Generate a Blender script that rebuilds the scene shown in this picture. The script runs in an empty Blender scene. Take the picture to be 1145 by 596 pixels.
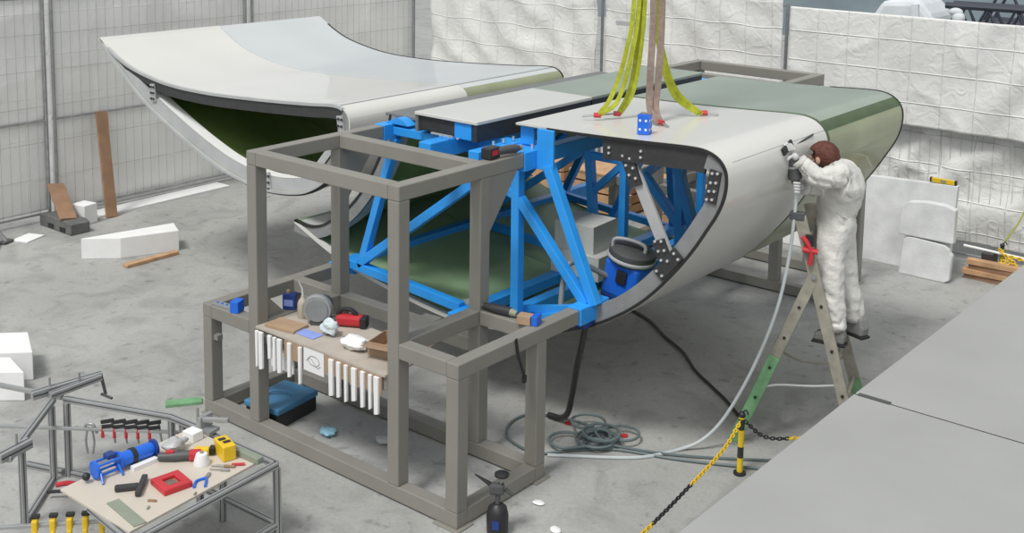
import bpy, bmesh, math, random
from mathutils import Vector, Matrix, noise
random.seed(7)
SC = bpy.context.scene
COL = SC.collection
PI = math.pi

# ------------------------------------------------------------------ camera
cam_d = bpy.data.cameras.new('camera'); cam = bpy.data.objects.new('camera', cam_d); COL.objects.link(cam)
RT = Vector((0.7751, 0.6316, 0.0153)).normalized()
FW = Vector((-0.6246, 0.7697, -0.1323)).normalized()
UP = RT.cross(FW).normalized()
M = Matrix.Identity(4)
for i in range(3):
    M[i][0] = RT[i]; M[i][1] = UP[i]; M[i][2] = -FW[i]
M[0][3], M[1][3], M[2][3] = 7.4051, -5.3422, 4.1506
cam.matrix_world = M
cam_d.sensor_fit = 'HORIZONTAL'; cam_d.sensor_width = 36
cam_d.lens = 1313.47 / 1145 * 36
cam_d.shift_y = -(298 - 48.74) / 1145
cam_d.clip_end = 200
SC.camera = cam

# ------------------------------------------------------------------ light
W = bpy.data.worlds.new('hall_light'); SC.world = W; W.use_nodes = True
W.node_tree.nodes['Background'].inputs[0].default_value = (0.93, 0.97, 1.0, 1)
W.node_tree.nodes['Background'].inputs[1].default_value = 0.58
sd = bpy.data.lights.new('skylight_sun', 'SUN'); sd.energy = 2.45; sd.angle = math.radians(15); sd.color = (1, 0.98, 0.95)
so = bpy.data.objects.new('skylight_sun', sd); COL.objects.link(so)
so.rotation_euler = Vector((0.02, 0.58, -1.0)).to_track_quat('-Z', 'Y').to_euler()
s2 = bpy.data.lights.new('fill_sun', 'SUN'); s2.energy = .62; s2.angle = math.radians(35); s2.color = (1, .99, .97)  # added fill sun without a window behind it, brightens camera-side faces and fence tarpaulins
s2o = bpy.data.objects.new('fill_sun', s2); COL.objects.link(s2o)
s2o.rotation_euler = Vector((-.60, .62, -.70)).to_track_quat('-Z', 'Y').to_euler()
vs = SC.view_settings
vs.view_transform = 'Standard'; vs.look = 'None'; vs.gamma = 1; vs.use_curve_mapping = False; vs.exposure = 0.0

# ------------------------------------------------------------------ materials
def nodemat(name):
    m = bpy.data.materials.new(name); m.use_nodes = True
    nt = m.node_tree; b = nt.nodes['Principled BSDF']
    return m, nt, b
def mat(name, col, rough=0.5, metal=0.0, var=0.08, scale=6.0, bump=0.0, bscale=60.0, coat=0.0, spec=0.5):
    m, nt, b = nodemat(name)
    tc = nt.nodes.new('ShaderNodeTexCoord')
    n = nt.nodes.new('ShaderNodeTexNoise'); n.inputs['Scale'].default_value = scale; n.inputs['Detail'].default_value = 5
    nt.links.new(tc.outputs['Object'], n.inputs['Vector'])
    r = nt.nodes.new('ShaderNodeValToRGB')
    r.color_ramp.elements[0].position = 0.3; r.color_ramp.elements[1].position = 0.7
    r.color_ramp.elements[0].color = tuple(c * (1 - var) for c in col) + (1,)
    r.color_ramp.elements[1].color = tuple(min(1, c * (1 + var)) for c in col) + (1,)
    nt.links.new(n.outputs['Fac'], r.inputs[0]); nt.links.new(r.outputs[0], b.inputs['Base Color'])
    b.inputs['Roughness'].default_value = rough; b.inputs['Metallic'].default_value = metal
    b.inputs['Coat Weight'].default_value = coat
    b.inputs['Specular IOR Level'].default_value = spec
    if bump:
        n2 = nt.nodes.new('ShaderNodeTexNoise'); n2.inputs['Scale'].default_value = bscale; n2.inputs['Detail'].default_value = 4
        nt.links.new(tc.outputs['Object'], n2.inputs['Vector'])
        bp = nt.nodes.new('ShaderNodeBump'); bp.inputs['Strength'].default_value = bump; bp.inputs['Distance'].default_value = 0.02
        nt.links.new(n2.outputs['Fac'], bp.inputs['Height']); nt.links.new(bp.outputs[0], b.inputs['Normal'])
    return m
def concrete():
    m, nt, b = nodemat('concrete_floor')
    tc = nt.nodes.new('ShaderNodeTexCoord')
    def noi(s, d, dist=0.0):
        n = nt.nodes.new('ShaderNodeTexNoise'); n.inputs['Scale'].default_value = s; n.inputs['Detail'].default_value = d
        n.inputs['Distortion'].default_value = dist
        nt.links.new(tc.outputs['Object'], n.inputs['Vector']); return n
    def ramp(src, p0, c0, p1, c1):
        r = nt.nodes.new('ShaderNodeValToRGB'); e = r.color_ramp.elements
        e[0].position = p0; e[0].color = c0; e[1].position = p1; e[1].color = c1
        nt.links.new(src, r.inputs[0]); return r.outputs[0]
    def mul(a, c, f=1.0):
        x = nt.nodes.new('ShaderNodeMix'); x.data_type = 'RGBA'; x.blend_type = 'MULTIPLY'; x.inputs[0].default_value = f
        nt.links.new(a, x.inputs[6]); nt.links.new(c, x.inputs[7]); return x.outputs[2]
    g = lambda v: (v, v, v, 1)
    c = ramp(noi(0.55, 6, .5).outputs['Fac'], .35, (.345, .345, .33, 1), .68, (.425, .425, .408, 1))
    c = mul(c, ramp(noi(2.6, 8, .8).outputs['Fac'], .32, g(.80), .52, g(1)))
    c = mul(c, ramp(noi(9, 6, .3).outputs['Fac'], .28, g(.62), .40, g(1)), .8)
    c = mul(c, ramp(noi(45, 4).outputs['Fac'], .3, g(.82), .6, g(1)), .7)
    nt.links.new(c, b.inputs['Base Color']); b.inputs['Roughness'].default_value = .62
    bp = nt.nodes.new('ShaderNodeBump'); bp.inputs['Strength'].default_value = .15; bp.inputs['Distance'].default_value = .01
    nt.links.new(noi(30, 6).outputs['Fac'], bp.inputs['Height']); nt.links.new(bp.outputs[0], b.inputs['Normal'])
    return m
def tarp_mat(name, col, fold, strength):
    m, nt, b = nodemat(name)
    tc = nt.nodes.new('ShaderNodeTexCoord')
    n = nt.nodes.new('ShaderNodeTexNoise'); n.inputs['Scale'].default_value = 1.6; n.inputs['Detail'].default_value = 6
    nt.links.new(tc.outputs['UV'], n.inputs['Vector'])
    r = nt.nodes.new('ShaderNodeValToRGB'); e = r.color_ramp.elements
    e[0].position = .3; e[0].color = tuple(c * .88 for c in col) + (1,); e[1].position = .7; e[1].color = tuple(col) + (1,)
    nt.links.new(n.outputs['Fac'], r.inputs[0]); nt.links.new(r.outputs[0], b.inputs['Base Color'])
    b.inputs['Roughness'].default_value = .5
    br = nt.nodes.new('ShaderNodeTexBrick'); br.offset = 0.0
    br.inputs['Scale'].default_value = 1.0; br.inputs['Brick Width'].default_value = fold; br.inputs['Row Height'].default_value = fold * .93
    br.inputs['Mortar Size'].default_value = .012; br.inputs['Mortar Smooth'].default_value = 1.0
    nt.links.new(tc.outputs['UV'], br.inputs['Vector'])
    n2 = nt.nodes.new('ShaderNodeTexNoise'); n2.inputs['Scale'].default_value = 7; n2.inputs['Detail'].default_value = 5; n2.inputs['Distortion'].default_value = 1.2
    nt.links.new(tc.outputs['UV'], n2.inputs['Vector'])
    b1 = nt.nodes.new('ShaderNodeBump'); b1.inputs['Strength'].default_value = strength * .8; b1.inputs['Distance'].default_value = .03
    nt.links.new(n2.outputs['Fac'], b1.inputs['Height'])
    b2 = nt.nodes.new('ShaderNodeBump'); b2.inputs['Strength'].default_value = strength; b2.inputs['Distance'].default_value = .012
    nt.links.new(br.outputs['Fac'], b2.inputs['Height']); nt.links.new(b1.outputs[0], b2.inputs['Normal'])
    nt.links.new(b2.outputs[0], b.inputs['Normal'])
    return m
def stripe_mat(name, ca, cb, period, duty=.5, axis=2):
    m, nt, b = nodemat(name)
    tc = nt.nodes.new('ShaderNodeTexCoord'); s = nt.nodes.new('ShaderNodeSeparateXYZ')
    nt.links.new(tc.outputs['Object'], s.inputs[0])
    a = nt.nodes.new('ShaderNodeMath'); a.operation = 'DIVIDE'; a.inputs[1].default_value = period; nt.links.new(s.outputs[axis], a.inputs[0])
    f = nt.nodes.new('ShaderNodeMath'); f.operation = 'FRACT'; nt.links.new(a.outputs[0], f.inputs[0])
    g = nt.nodes.new('ShaderNodeMath'); g.operation = 'GREATER_THAN'; g.inputs[1].default_value = duty; nt.links.new(f.outputs[0], g.inputs[0])
    x = nt.nodes.new('ShaderNodeMix'); x.data_type = 'RGBA'; nt.links.new(g.outputs[0], x.inputs[0])
    x.inputs[6].default_value = ca + (1,); x.inputs[7].default_value = cb + (1,)
    nt.links.new(x.outputs[2], b.inputs['Base Color']); b.inputs['Roughness'].default_value = .45
    return m

MT = {}
MT['floor'] = concrete()
MT['wire'] = mat('fence_wire', (.45, .45, .43), .5, metal=.3)
MT['tarp'] = tarp_mat('tarp_white', (.76, .76, .735), .38, .6)
MT['tarp_b'] = tarp_mat('tarp_grey_white', (.88, .875, .85), .55, .35)
MT['grey'] = mat('grey_frame_paint', (.235, .226, .198), .5, var=.06, scale=3)
MT['blue'] = mat('blue_paint', (.03, .33, .86), .38, var=.10, scale=4)
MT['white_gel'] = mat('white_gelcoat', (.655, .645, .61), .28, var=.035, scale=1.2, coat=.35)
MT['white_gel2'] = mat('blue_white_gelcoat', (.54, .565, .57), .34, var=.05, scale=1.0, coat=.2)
MT['green_gel'] = mat('sanded_green_gelcoat', (.285, .335, .275), .33, var=.10, scale=1.3, coat=.3)
MT['green_side'] = mat('olive_green_laminate', (.30, .33, .20), .35, var=.14, scale=1.7, coat=.3)
MT['green_in'] = mat('green_laminate', (.17, .245, .075), .42, var=.22, scale=2.5)
MT['green_in2'] = mat('pale_green_laminate', (.22, .33, .19), .4, var=.22, scale=2.0)
MT['green_dark'] = mat('dark_green_strip', (.07, .105, .045), .4, var=.2)
MT['carbon'] = mat('dark_carbon', (.038, .038, .04), .42, var=.15, scale=20)
MT['cove'] = mat('cove_grey', (.16, .165, .165), .5, var=.12, scale=3)
MT['rib'] = mat('rib_grey', (.42, .43, .43), .42, var=.08, scale=5)
MT['rib_d'] = mat('rib_mid_grey', (.235, .24, .24), .42, var=.12, scale=9)
MT['rubber'] = mat('black_rubber', (.018, .018, .018), .6)
MT['steel'] = mat('galvanised_steel', (.38, .39, .39), .4, metal=.7, var=.15, scale=14)
MT['bolt'] = mat('zinc_bolt', (.75, .75, .75), .3, metal=.6)
MT['alu'] = mat('aluminium_profile', (.42, .43, .43), .38, metal=.55, var=.06)
MT['foam'] = mat('white_foam', (.80, .80, .79), .85, var=.03, bump=.12, bscale=90)
MT['foam_g'] = mat('grey_foam', (.62, .63, .59), .8, var=.06, bump=.12, bscale=60)
MT['foam_d'] = mat('dirty_white_foam', (.62, .63, .63), .85, var=.12, scale=5, bump=.15, bscale=50)
MT['wood'] = mat('pine_wood', (.48, .29, .155), .6, var=.2, scale=9)
MT['wood_d'] = mat('brown_board', (.30, .175, .105), .6, var=.15, scale=8)
MT['card'] = mat('cardboard', (.38, .26, .17), .8, var=.1, scale=8)
MT['card_g'] = mat('dusty_cardboard', (.43, .385, .33), .85, var=.1, scale=6)
MT['paper'] = mat('white_paper', (.78, .78, .78), .8, var=.02)
MT['cream'] = mat('cream_board', (.56, .505, .43), .55, var=.03)
MT['deck'] = mat('pale_grey_panel', (.345, .348, .338), .62, var=.05, scale=1.4, bump=.05)
MT['yellow'] = mat('yellow_plastic', (.75, .50, .02), .4)
MT['sling'] = mat('yellow_sling_web', (.40, .44, .025), .7, var=.2, scale=25, bump=.4, bscale=120)
MT['sling_b'] = mat('brown_sling_web', (.27, .20, .165), .75, var=.2, scale=25, bump=.4, bscale=120)
MT['red'] = mat('red_plastic', (.52, .03, .04), .4)
MT['black'] = mat('black_plastic', (.02, .02, .022), .45)
MT['dgrey'] = mat('dark_grey_plastic', (.075, .078, .08), .5)
MT['bluep'] = mat('blue_plastic', (.015, .14, .68), .35)
MT['blued'] = mat('navy_plastic', (.015, .045, .22), .4)
MT['bluec'] = mat('blue_lid', (.06, .20, .36), .5)
MT['bluel'] = mat('blue_paper_sheet', (.25, .33, .72), .7)
MT['cloth'] = mat('white_blue_cloth', (.62, .70, .73), .9, bump=.5, bscale=40)
MT['mask'] = mat('light_blue_tissue', (.30, .55, .68), .9)
MT['tan'] = mat('tan_plastic', (.45, .40, .31), .5)
MT['ladder'] = mat('weathered_ladder_wood', (.30, .285, .235), .65, var=.2, scale=12)
MT['ladder_g'] = mat('green_ladder_paint', (.17, .36, .18), .55, var=.2, scale=12)
MT['suit'] = mat('white_coverall', (.62, .61, .575), .8, var=.06, bump=.9, bscale=11)
MT['glove'] = mat('pale_glove', (.55, .55, .54), .8)
MT['skin'] = mat('skin', (.55, .33, .24), .5)
MT['hair'] = mat('auburn_hair', (.10, .026, .015), .55, var=.4, scale=40, bump=.6, bscale=90)
MT['boot'] = mat('grey_work_boot', (.20, .20, .19), .7)
MT['hose_c'] = mat('pale_grey_hose', (.50, .54, .55), .35)
MT['hose_t'] = mat('grey_green_cable', (.12, .155, .16), .5)
MT['hose_b'] = mat('black_hose', (.025, .024, .024), .4)
MT['yb'] = stripe_mat('yellow_black_bands', (.80, .56, .02), (.03, .03, .03), .21, .6)
MT['conc'] = mat('concrete_foot', (.13, .13, .125), .85, var=.2, scale=10)
MT['cloth_w'] = mat('white_sheet', (.62, .65, .68), .8, var=.06)
MT['truss'] = mat('dark_blue_grey_truss', (.035, .042, .06), .5)
MT['hallwall'] = mat('hall_wall_blue_grey', (.20, .25, .28), .7, var=.15, scale=.7)
MT['slate'] = mat('green_grey_strip', (.25, .28, .22), .6)
MT['dot'] = mat('white_print', (.75, .78, .82), .6)
MT['pencil'] = mat('pencil_line', (.25, .25, .27), .8)

# ------------------------------------------------------------------ mesh helpers
ORG = {}
class MB:
    def __init__(s): s.v = []; s.f = []; s.smooth = False
    def add(s, vs, fs):
        o = len(s.v); s.v += [Vector(p) for p in vs]; s.f += [tuple(i + o for i in f) for f in fs]; return s
    def box(s, a, b):
        x0, y0, z0 = [min(p, q) for p, q in zip(a, b)]; x1, y1, z1 = [max(p, q) for p, q in zip(a, b)]
        return s.add([(x0, y0, z0), (x1, y0, z0), (x1, y1, z0), (x0, y1, z0), (x0, y0, z1), (x1, y0, z1), (x1, y1, z1), (x0, y1, z1)],
                     [(0, 3, 2, 1), (4, 5, 6, 7), (0, 1, 5, 4), (1, 2, 6, 5), (2, 3, 7, 6), (3, 0, 4, 7)])
    def obox(s, c, size, R):
        h = [q / 2 for q in size]; c = Vector(c)
        vs = [c + R @ Vector((sx * h[0], sy * h[1], sz * h[2])) for sz in (-1, 1) for sx, sy in ((-1, -1), (1, -1), (1, 1), (-1, 1))]
        return s.add(vs, [(0, 3, 2, 1), (4, 5, 6, 7), (0, 1, 5, 4), (1, 2, 6, 5), (2, 3, 7, 6), (3, 0, 4, 7)])
    def beam(s, p, q, w, h=None, up=(0, 0, 1)):
        h = h or w; p = Vector(p); q = Vector(q); d = (q - p); L = d.length; d.normalize(); up = Vector(up)
        if abs(d.dot(up)) > .98: up = Vector((0, 1, 0))
        x = d.cross(up).normalized(); z = x.cross(d)
        R = Matrix((x, d, z)).transposed()
        return s.obox((p + q) / 2, (w, L, h), R)
    def tube(s, pts, r, n=8, cap=True):
        pts = [Vector(p) for p in pts]; N = len(pts); rs = r if isinstance(r, (list, tuple)) else [r] * N
        d0 = (pts[1] - pts[0]).normalized(); a = Vector((0, 0, 1)) if abs(d0.z) < .9 else Vector((1, 0, 0))
        x = d0.cross(a).normalized(); vs = []; fs = []
        for i in range(N):
            d = (pts[min(i + 1, N - 1)] - pts[max(i - 1, 0)]).normalized()
            x = (x - d * x.dot(d)).normalized(); y = d.cross(x)
            for k in range(n):
                t = 2 * PI * k / n; vs.append(pts[i] + (x * math.cos(t) + y * math.sin(t)) * rs[i])
        for i in range(N - 1):
            for k in range(n):
                k2 = (k + 1) % n; fs.append((i * n + k, i * n + k2, (i + 1) * n + k2, (i + 1) * n + k))
        if cap: fs += [tuple(range(n - 1, -1, -1)), tuple((N - 1) * n + k for k in range(n))]
        s.smooth = True
        return s.add(vs, fs)
    def lathe(s, prof, base, axis=(0, 0, 1), n=20):
        base = Vector(base); ax = Vector(axis).normalized()
        return s.tube([base + ax * h for r, h in prof], [max(r, .0005) for r, h in prof], n) if False else s._lathe(prof, base, ax, n)
    def _lathe(s, prof, base, ax, n):
        a = Vector((0, 0, 1)) if abs(ax.z) < .9 else Vector((1, 0, 0))
        x = ax.cross(a).normalized(); y = ax.cross(x); vs = []; fs = []
        for r, h in prof:
            for k in range(n):
                t = 2 * PI * k / n; vs.append(base + ax * h + (x * math.cos(t) + y * math.sin(t)) * max(r, .0005))
        for i in range(len(prof) - 1):
            for k in range(n):
                k2 = (k + 1) % n; fs.append((i * n + k, i * n + k2, (i + 1) * n + k2, (i + 1) * n + k))
        fs += [tuple(range(n - 1, -1, -1)), tuple((len(prof) - 1) * n + k for k in range(n))]
        s.smooth = True
        return s.add(vs, fs)
    def prism(s, poly, fn, d0, d1):
        # poly: 2D points, fn(a,b,d)->3D
        n = len(poly)
        vs = [fn(a, b, d0) for a, b in poly] + [fn(a, b, d1) for a, b in poly]
        fs = [tuple(range(n)), tuple(range(2 * n - 1, n - 1, -1))] + [(i, i + n, (i + 1) % n + n, (i + 1) % n) for i in range(n)]
        return s.add(vs, fs)
    def sphere(s, c, r, n=10, m=6, sc=(1, 1, 1)):
        c = Vector(c); vs = [c + Vector((0, 0, r * sc[2]))]; fs = []
        for i in range(1, m):
            p = PI * i / m
            for k in range(n):
                t = 2 * PI * k / n; vs.append(c + Vector((math.sin(p) * math.cos(t) * r * sc[0], math.sin(p) * math.sin(t) * r * sc[1], math.cos(p) * r * sc[2])))
        vs.append(c - Vector((0, 0, r * sc[2])))
        for k in range(n): fs.append((0, 1 + k, 1 + (k + 1) % n))
        for i in range(m - 2):
            for k in range(n):
                a = 1 + i * n + k; b = 1 + i * n + (k + 1) % n; fs.append((a, a + n, b + n, b))
        L = len(vs) - 1; o = 1 + (m - 2) * n
        for k in range(n): fs.append((o + k, L, o + (k + 1) % n))
        s.smooth = True
        return s.add(vs, fs)
XZ = lambda a, b, d: (a, d, b)     # profile in the u-z plane, extruded along v
YZ = lambda a, b, d: (d, a, b)
XY = lambda a, b, d: (a, b, d)

def obj(name, mb, m, parent=None, bevel=0.0, origin=None, sharp=40):
    me = bpy.data.meshes.new(name)
    if parent is not None: org = ORG[parent.name]
    elif origin is not None: org = Vector(origin)
    else:
        lo = [min(p[i] for p in mb.v) for i in range(3)]; hi = [max(p[i] for p in mb.v) for i in range(3)]
        org = Vector(((lo[0] + hi[0]) / 2, (lo[1] + hi[1]) / 2, lo[2]))
    me.from_pydata([tuple(p - org) for p in mb.v], [], mb.f)
    bm = bmesh.new(); bm.from_mesh(me); bmesh.ops.recalc_face_normals(bm, faces=bm.faces)
    if mb.smooth:
        for f in bm.faces: f.smooth = True
        for e in bm.edges:
            if len(e.link_faces) == 2 and e.calc_face_angle(0) > math.radians(sharp): e.smooth = False
    bm.to_mesh(me); bm.free()
    me.materials.append(MT[m] if isinstance(m, str) else m)
    o = bpy.data.objects.new(name, me); COL.objects.link(o)
    if parent is None: o.location = org
    else: o.parent = parent
    ORG[o.name] = org
    if bevel:
        b = o.modifiers.new('edge', 'BEVEL'); b.width = bevel; b.segments = 2; b.limit_method = 'ANGLE'
    return o
def thing(name, label, cat, loc, group=None):
    o = bpy.data.objects.new(name, None); COL.objects.link(o); o.location = loc; o.empty_display_size = .1
    ORG[o.name] = Vector(loc); return tag(o, label, cat, group)
def tag(o, label, cat, group=None):
    o['label'] = label; o['category'] = cat
    if group: o['group'] = group
    return o
def struct(o): o['kind'] = 'structure'; return o
def dup(root, delta, label=None):
    r = root.copy(); COL.objects.link(r); r.location = root.location + Vector(delta); ORG[r.name] = ORG[root.name] + Vector(delta)
    if label: r['label'] = label
    for ch in list(root.children):
        c = ch.copy(); COL.objects.link(c); c.parent = r
        for g in list(ch.children):
            d = g.copy(); COL.objects.link(d); d.parent = c
    return r
def one(name, mb, m, label, cat, group=None, bevel=0.0, **k):
    return tag(obj(name, mb, m, bevel=bevel, **k), label, cat, group)
def spline(pts, k=8):
    pts = [Vector(p) for p in pts]; P = [pts[0] * 2 - pts[1]] + pts + [pts[-1] * 2 - pts[-2]]; out = []
    for i in range(1, len(P) - 2):
        for j in range(k):
            t = j / k; a, b, c, d = P[i - 1], P[i], P[i + 1], P[i + 2]
            out.append(.5 * ((2 * b) + (c - a) * t + (2 * a - 5 * b + 4 * c - d) * t * t + (3 * b - a - 3 * c + d) * t ** 3))
    out.append(pts[-1].copy()); return out
def offset(prof, d):
    out = []
    for i, p in enumerate(prof):
        t = (prof[min(i + 1, len(prof) - 1)] - prof[max(i - 1, 0)]).normalized()
        dd = d[i] if isinstance(d, list) else d
        out.append(p + Vector((t.y, -t.x)) * dd)
    return out
def shell(prof, d0, d1, y0, y1, mb=None, ny=1):
    # solid between two offsets of an open profile, extruded along v
    mb = mb or MB(); A = offset(prof, d0); B = offset(prof, d1); n = len(A); vs = []; fs = []
    for j in range(ny + 1):
        y = y0 + (y1 - y0) * j / ny
        vs += [(p.x, y, p.y) for p in A] + [(p.x, y, p.y) for p in B]
    for j in range(ny):
        o = j * 2 * n; q = o + 2 * n
        for i in range(n - 1):
            fs.append((o + i, o + i + 1, q + i + 1, q + i)); fs.append((o + n + i, q + n + i, q + n + i + 1, o + n + i + 1))
        fs.append((o, q, q + n, o + n)); fs.append((o + n - 1, o + 2 * n - 1, q + 2 * n - 1, q + n - 1))
    q = ny * 2 * n
    for i in range(n - 1):
        fs.append((i, n + i, n + i + 1, i + 1)); fs.append((q + i, q + i + 1, q + n + i + 1, q + n + i))
    mb.smooth = True
    return mb.add(vs, fs)
def rz(a): return Matrix.Rotation(a, 3, 'Z')

# ================================================================== SETTING
struct(obj('floor', MB().box((-40, -30, -.1), (40, 40, 0)), 'floor'))
struct(obj('wall_back', MB().box((-30, 26, 0), (30, 26.3, 9)), 'hallwall'))

# ------------------------------------------------------------------ fences and tarpaulins
def fence(p0, p1, z1, label, zmid=None, tub=.021, wires=True, group='mesh fence panels'):
    p0 = Vector(p0); p1 = Vector(p1); d = (p1 - p0); L = d.length; d.normalize()
    t = thing('mesh_fence', label, 'fence', (*((p0 + p1) / 2), 0), group)
    a = p0 + d * .04; b = p1 - d * .04
    for q in (a, b): obj('post', MB().tube([(q.x, q.y, .0), (q.x, q.y, z1 + .03)], tub, 10), 'steel', t)
    for z in [.10, z1] + ([zmid] if zmid else []):
        obj('rail', MB().tube([(a.x, a.y, z), (b.x, b.y, z)], tub * .7, 8), 'steel', t)
    w = MB(); n = int(L / .12)
    for i in range(1, n):
        q = a + (b - a) * i / n; w.box((q.x - .0018, q.y - .0018, .1), (q.x + .0018, q.y + .0018, z1))
    for k in range(1, 6):
        z = .1 + (z1 - .1) * k / 6; w.beam((a.x, a.y, z), (b.x, b.y, z), .0045)
    o = obj('wire_mesh', w, 'wire', t); o['kind'] = 'stuff'
    return t
def tarp(p0, p1, z0, z1, label, m='tarp', amp=.03, diag=(0, 0), seed=0, sag=.0, off=.0, res=(70, 44), group='white tarpaulins on the fence', flap=0):
    p0 = Vector((*p0, 0)); p1 = Vector((*p1, 0)); d = (p1 - p0); L = d.length; d.normalize(); nrm = Vector((d.y, -d.x, 0))
    nx, nz = res; vs = []; fs = []; uv = []
    for j in range(nz + 1):
        for i in range(nx + 1):
            s = i / nx; q = j / nz; x = s * L; z = z0 + (z1 - z0) * q
            h = noise.fractal(Vector((x * .9, z * .8, seed * 7.3)), 1.0, 2.0, 3) * amp
            rg = 1 - abs(noise.noise(Vector((x * 1.6 + z * .8, z * 1.1 - x * .3, seed * 3.1 + 5)))) * 2.2
            h += max(0, rg) ** 3 * amp * .8
            if diag[0]:
                ph = (x * math.cos(diag[1]) + z * math.sin(diag[1])) * 5.2 + noise.noise(Vector((x * .7, z * .7, seed))) * 2.2
                wgt = min(1, max(0, (s - diag[2]) * 2.2)) if len(diag) > 2 else 1
                h += (abs(math.sin(ph)) ** 3) * diag[0] * wgt
            zz = z - sag * math.sin(s * PI * 4) ** 2 * (1 if j == nz else q) + (noise.noise(Vector((x * 1.4, seed, 2))) * flap if j == 0 else 0)
            P = p0 + d * x + nrm * (off + h); vs.append((P.x, P.y, zz)); uv.append((x, z))
    for j in range(nz):
        for i in range(nx):
            a = j * (nx + 1) + i; fs.append((a, a + 1, a + nx + 2, a + nx + 1))
    mb = MB(); mb.add(vs, fs); mb.smooth = True
    o = one('tarpaulin', mb, m, label, 'tarpaulin', group, sharp=180)
    so_ = o.modifiers.new('thickness', 'SOLIDIFY'); so_.thickness = .004
    me = o.data; ul = me.uv_layers.new(name='UVMap')
    for lp in me.loops: ul.data[lp.index].uv = uv[lp.vertex_index]
    return o
FL = -5.82
fence((FL, -1.0), (FL, 2.03), 2.75, 'mesh fence panel beside the concrete foot and the short leaning board', 1.25)
fence((FL, 2.06), (FL, 5.05), 2.75, 'mesh fence panel behind the tall leaning plank', 1.25)
fence((FL, 5.09), (FL, 8.45), 2.75, 'mesh fence panel behind the pointed tail of the wing', 1.25)
FB = [(-5.5, 8.55), (-1.93, 8.22), (.99, 8.0), (4.5, 7.9), (7.6, 7.9)]
fence(FB[0], FB[1], 2.75, 'mesh fence panel behind the far half of the tail section')
fence((FB[1][0] + .03, FB[1][1]), FB[2], 2.75, 'mesh fence panel behind the hanging slings')
fence((FB[2][0] + .03, FB[2][1]), FB[3], 2.73, 'mesh fence panel behind the propped foam slabs')
fence((FB[3][0] + .03, FB[3][1]), FB[4], 2.73, 'mesh fence panel behind the wide grey panels')
tarp((FL - .03, -1.0), (FL - .03, 2.0), 1.24, 2.78, 'upper white tarpaulin on the fence above the short leaning board', 'tarp_b', .02, seed=1, off=-.02)
tarp((FL - .03, -1.0), (FL - .03, 2.0), .12, 1.26, 'lower white tarpaulin ending above the floor beside the concrete foot', 'tarp_b', .012, seed=2, off=-.03)
tarp((FL - .03, 2.08), (FL - .03, 5.03), 1.24, 2.78, 'upper white tarpaulin on the fence above the tall leaning plank', 'tarp_b', .02, seed=3, off=-.02)
tarp((FL - .03, 2.08), (FL - .03, 5.03), .02, 1.26, 'lower white tarpaulin right behind the tall leaning plank', 'tarp_b', .012, seed=4, off=-.03)
tarp((FL - .03, 5.1), (FL - .03, 8.45), .02, 2.78, 'wire-marked white tarpaulin behind the upper edge of the tail section', 'tarp_b', .025, seed=5, off=-.03)
tarp((-5.43, 8.47), (-1.98, 8.15), .3, 2.8, 'creased white tarpaulin behind the far end of the tail section', 'tarp', .03, (.03, .75), 6, .04, .03)
tarp((-1.86, 8.15), (.93, 7.93), .3, 2.84, 'white tarpaulin behind the yellow and brown slings', 'tarp', .025, (.02, .9), 7, .02, .0)
tarp((1.05, 7.92), (4.5, 7.83), 1.50, 2.76, 'wrinkled upper white tarpaulin over the foam slabs', 'tarp', .02, (.12, -.62, .55), 8, .0, .03, (90, 44))
tarp((1.05, 7.98), (4.5, 7.89), .22, 1.62, 'draped lower white tarpaulin behind the foam slabs', 'tarp', .04, (.05, -.8), 9, .0, -.06, (90, 44), flap=.12)
tarp((4.55, 7.86), (7.6, 7.86), .2, 2.76, 'white tarpaulin at the fence beyond the wide grey panels', 'tarp', .04, (.08, -.7), 10, .0, .03)
# printed mark low on the sling tarpaulin fence: small maker plate on the mesh
one('fence_sign', MB().box((-1.55, 7.94, 2.30), (-1.25, 7.955, 2.36)), 'rib', 'small grey plate on the tarpaulin beside the yellow slings', 'plate')

# things on the other side of the fence
t = thing('covered_machine', 'bulky object under a white sheet beyond the fence', 'covered object', (1.25, 11.4, 0))
obj('sheet', MB().prism([(1.25 + p, q) for p, q in ((-.52, 0), (-.50, 2.3), (-.30, 2.62), (.22, 2.66), (.44, 2.42), (.48, 0))], XZ, 11.0, 11.9), 'cloth_w', t, .08)
obj('sheet_fold', MB().beam((1.44, 10.98, 2.60), (1.50, 10.98, 1.8), .10, .05), 'cloth_w', t)
def lattice(p, q, h, label):
    p = Vector(p); q = Vector(q); t = thing('lattice_truss', label, 'truss', tuple(p), 'dark trusses beyond the fence')
    for dz in (0, h):
        for dy in (0, h * .8): obj('chord', MB().tube([p + Vector((0, dy, dz)), q + Vector((0, dy, dz))], .045, 8), 'truss', t)
    for f in (.12, .5, .9):
        c_ = p.lerp(q, f); obj('leg', MB().beam((c_.x, c_.y + h * .4, 0), (c_.x, c_.y + h * .4, c_.z), .08), 'truss', t); obj('saddle', MB().beam((c_.x, c_.y - .05, c_.z - .05), (c_.x, c_.y + h * .8 + .05, c_.z - .05), .07), 'truss', t)
    n = int((q - p).length / (h * .9))
    for i in range(n):
        a = p + (q - p) * i / n; b = p + (q - p) * (i + 1) / n
        for dy in (0, h * .8):
            obj('brace', MB().tube([a + Vector((0, dy, 0)), (a + b) / 2 + Vector((0, dy, h)), b + Vector((0, dy, 0))], .03, 6), 'truss', t)
    return t
lattice((1.86, 11.0, 2.22), (8.5, 11.3, 2.24), .40, 'dark lattice truss stacked lowest beyond the fence')
lattice((2.0, 12.2, 2.30), (9.0, 12.6, 2.34), .62, 'dark lattice truss lying higher behind the lowest one')
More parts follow.
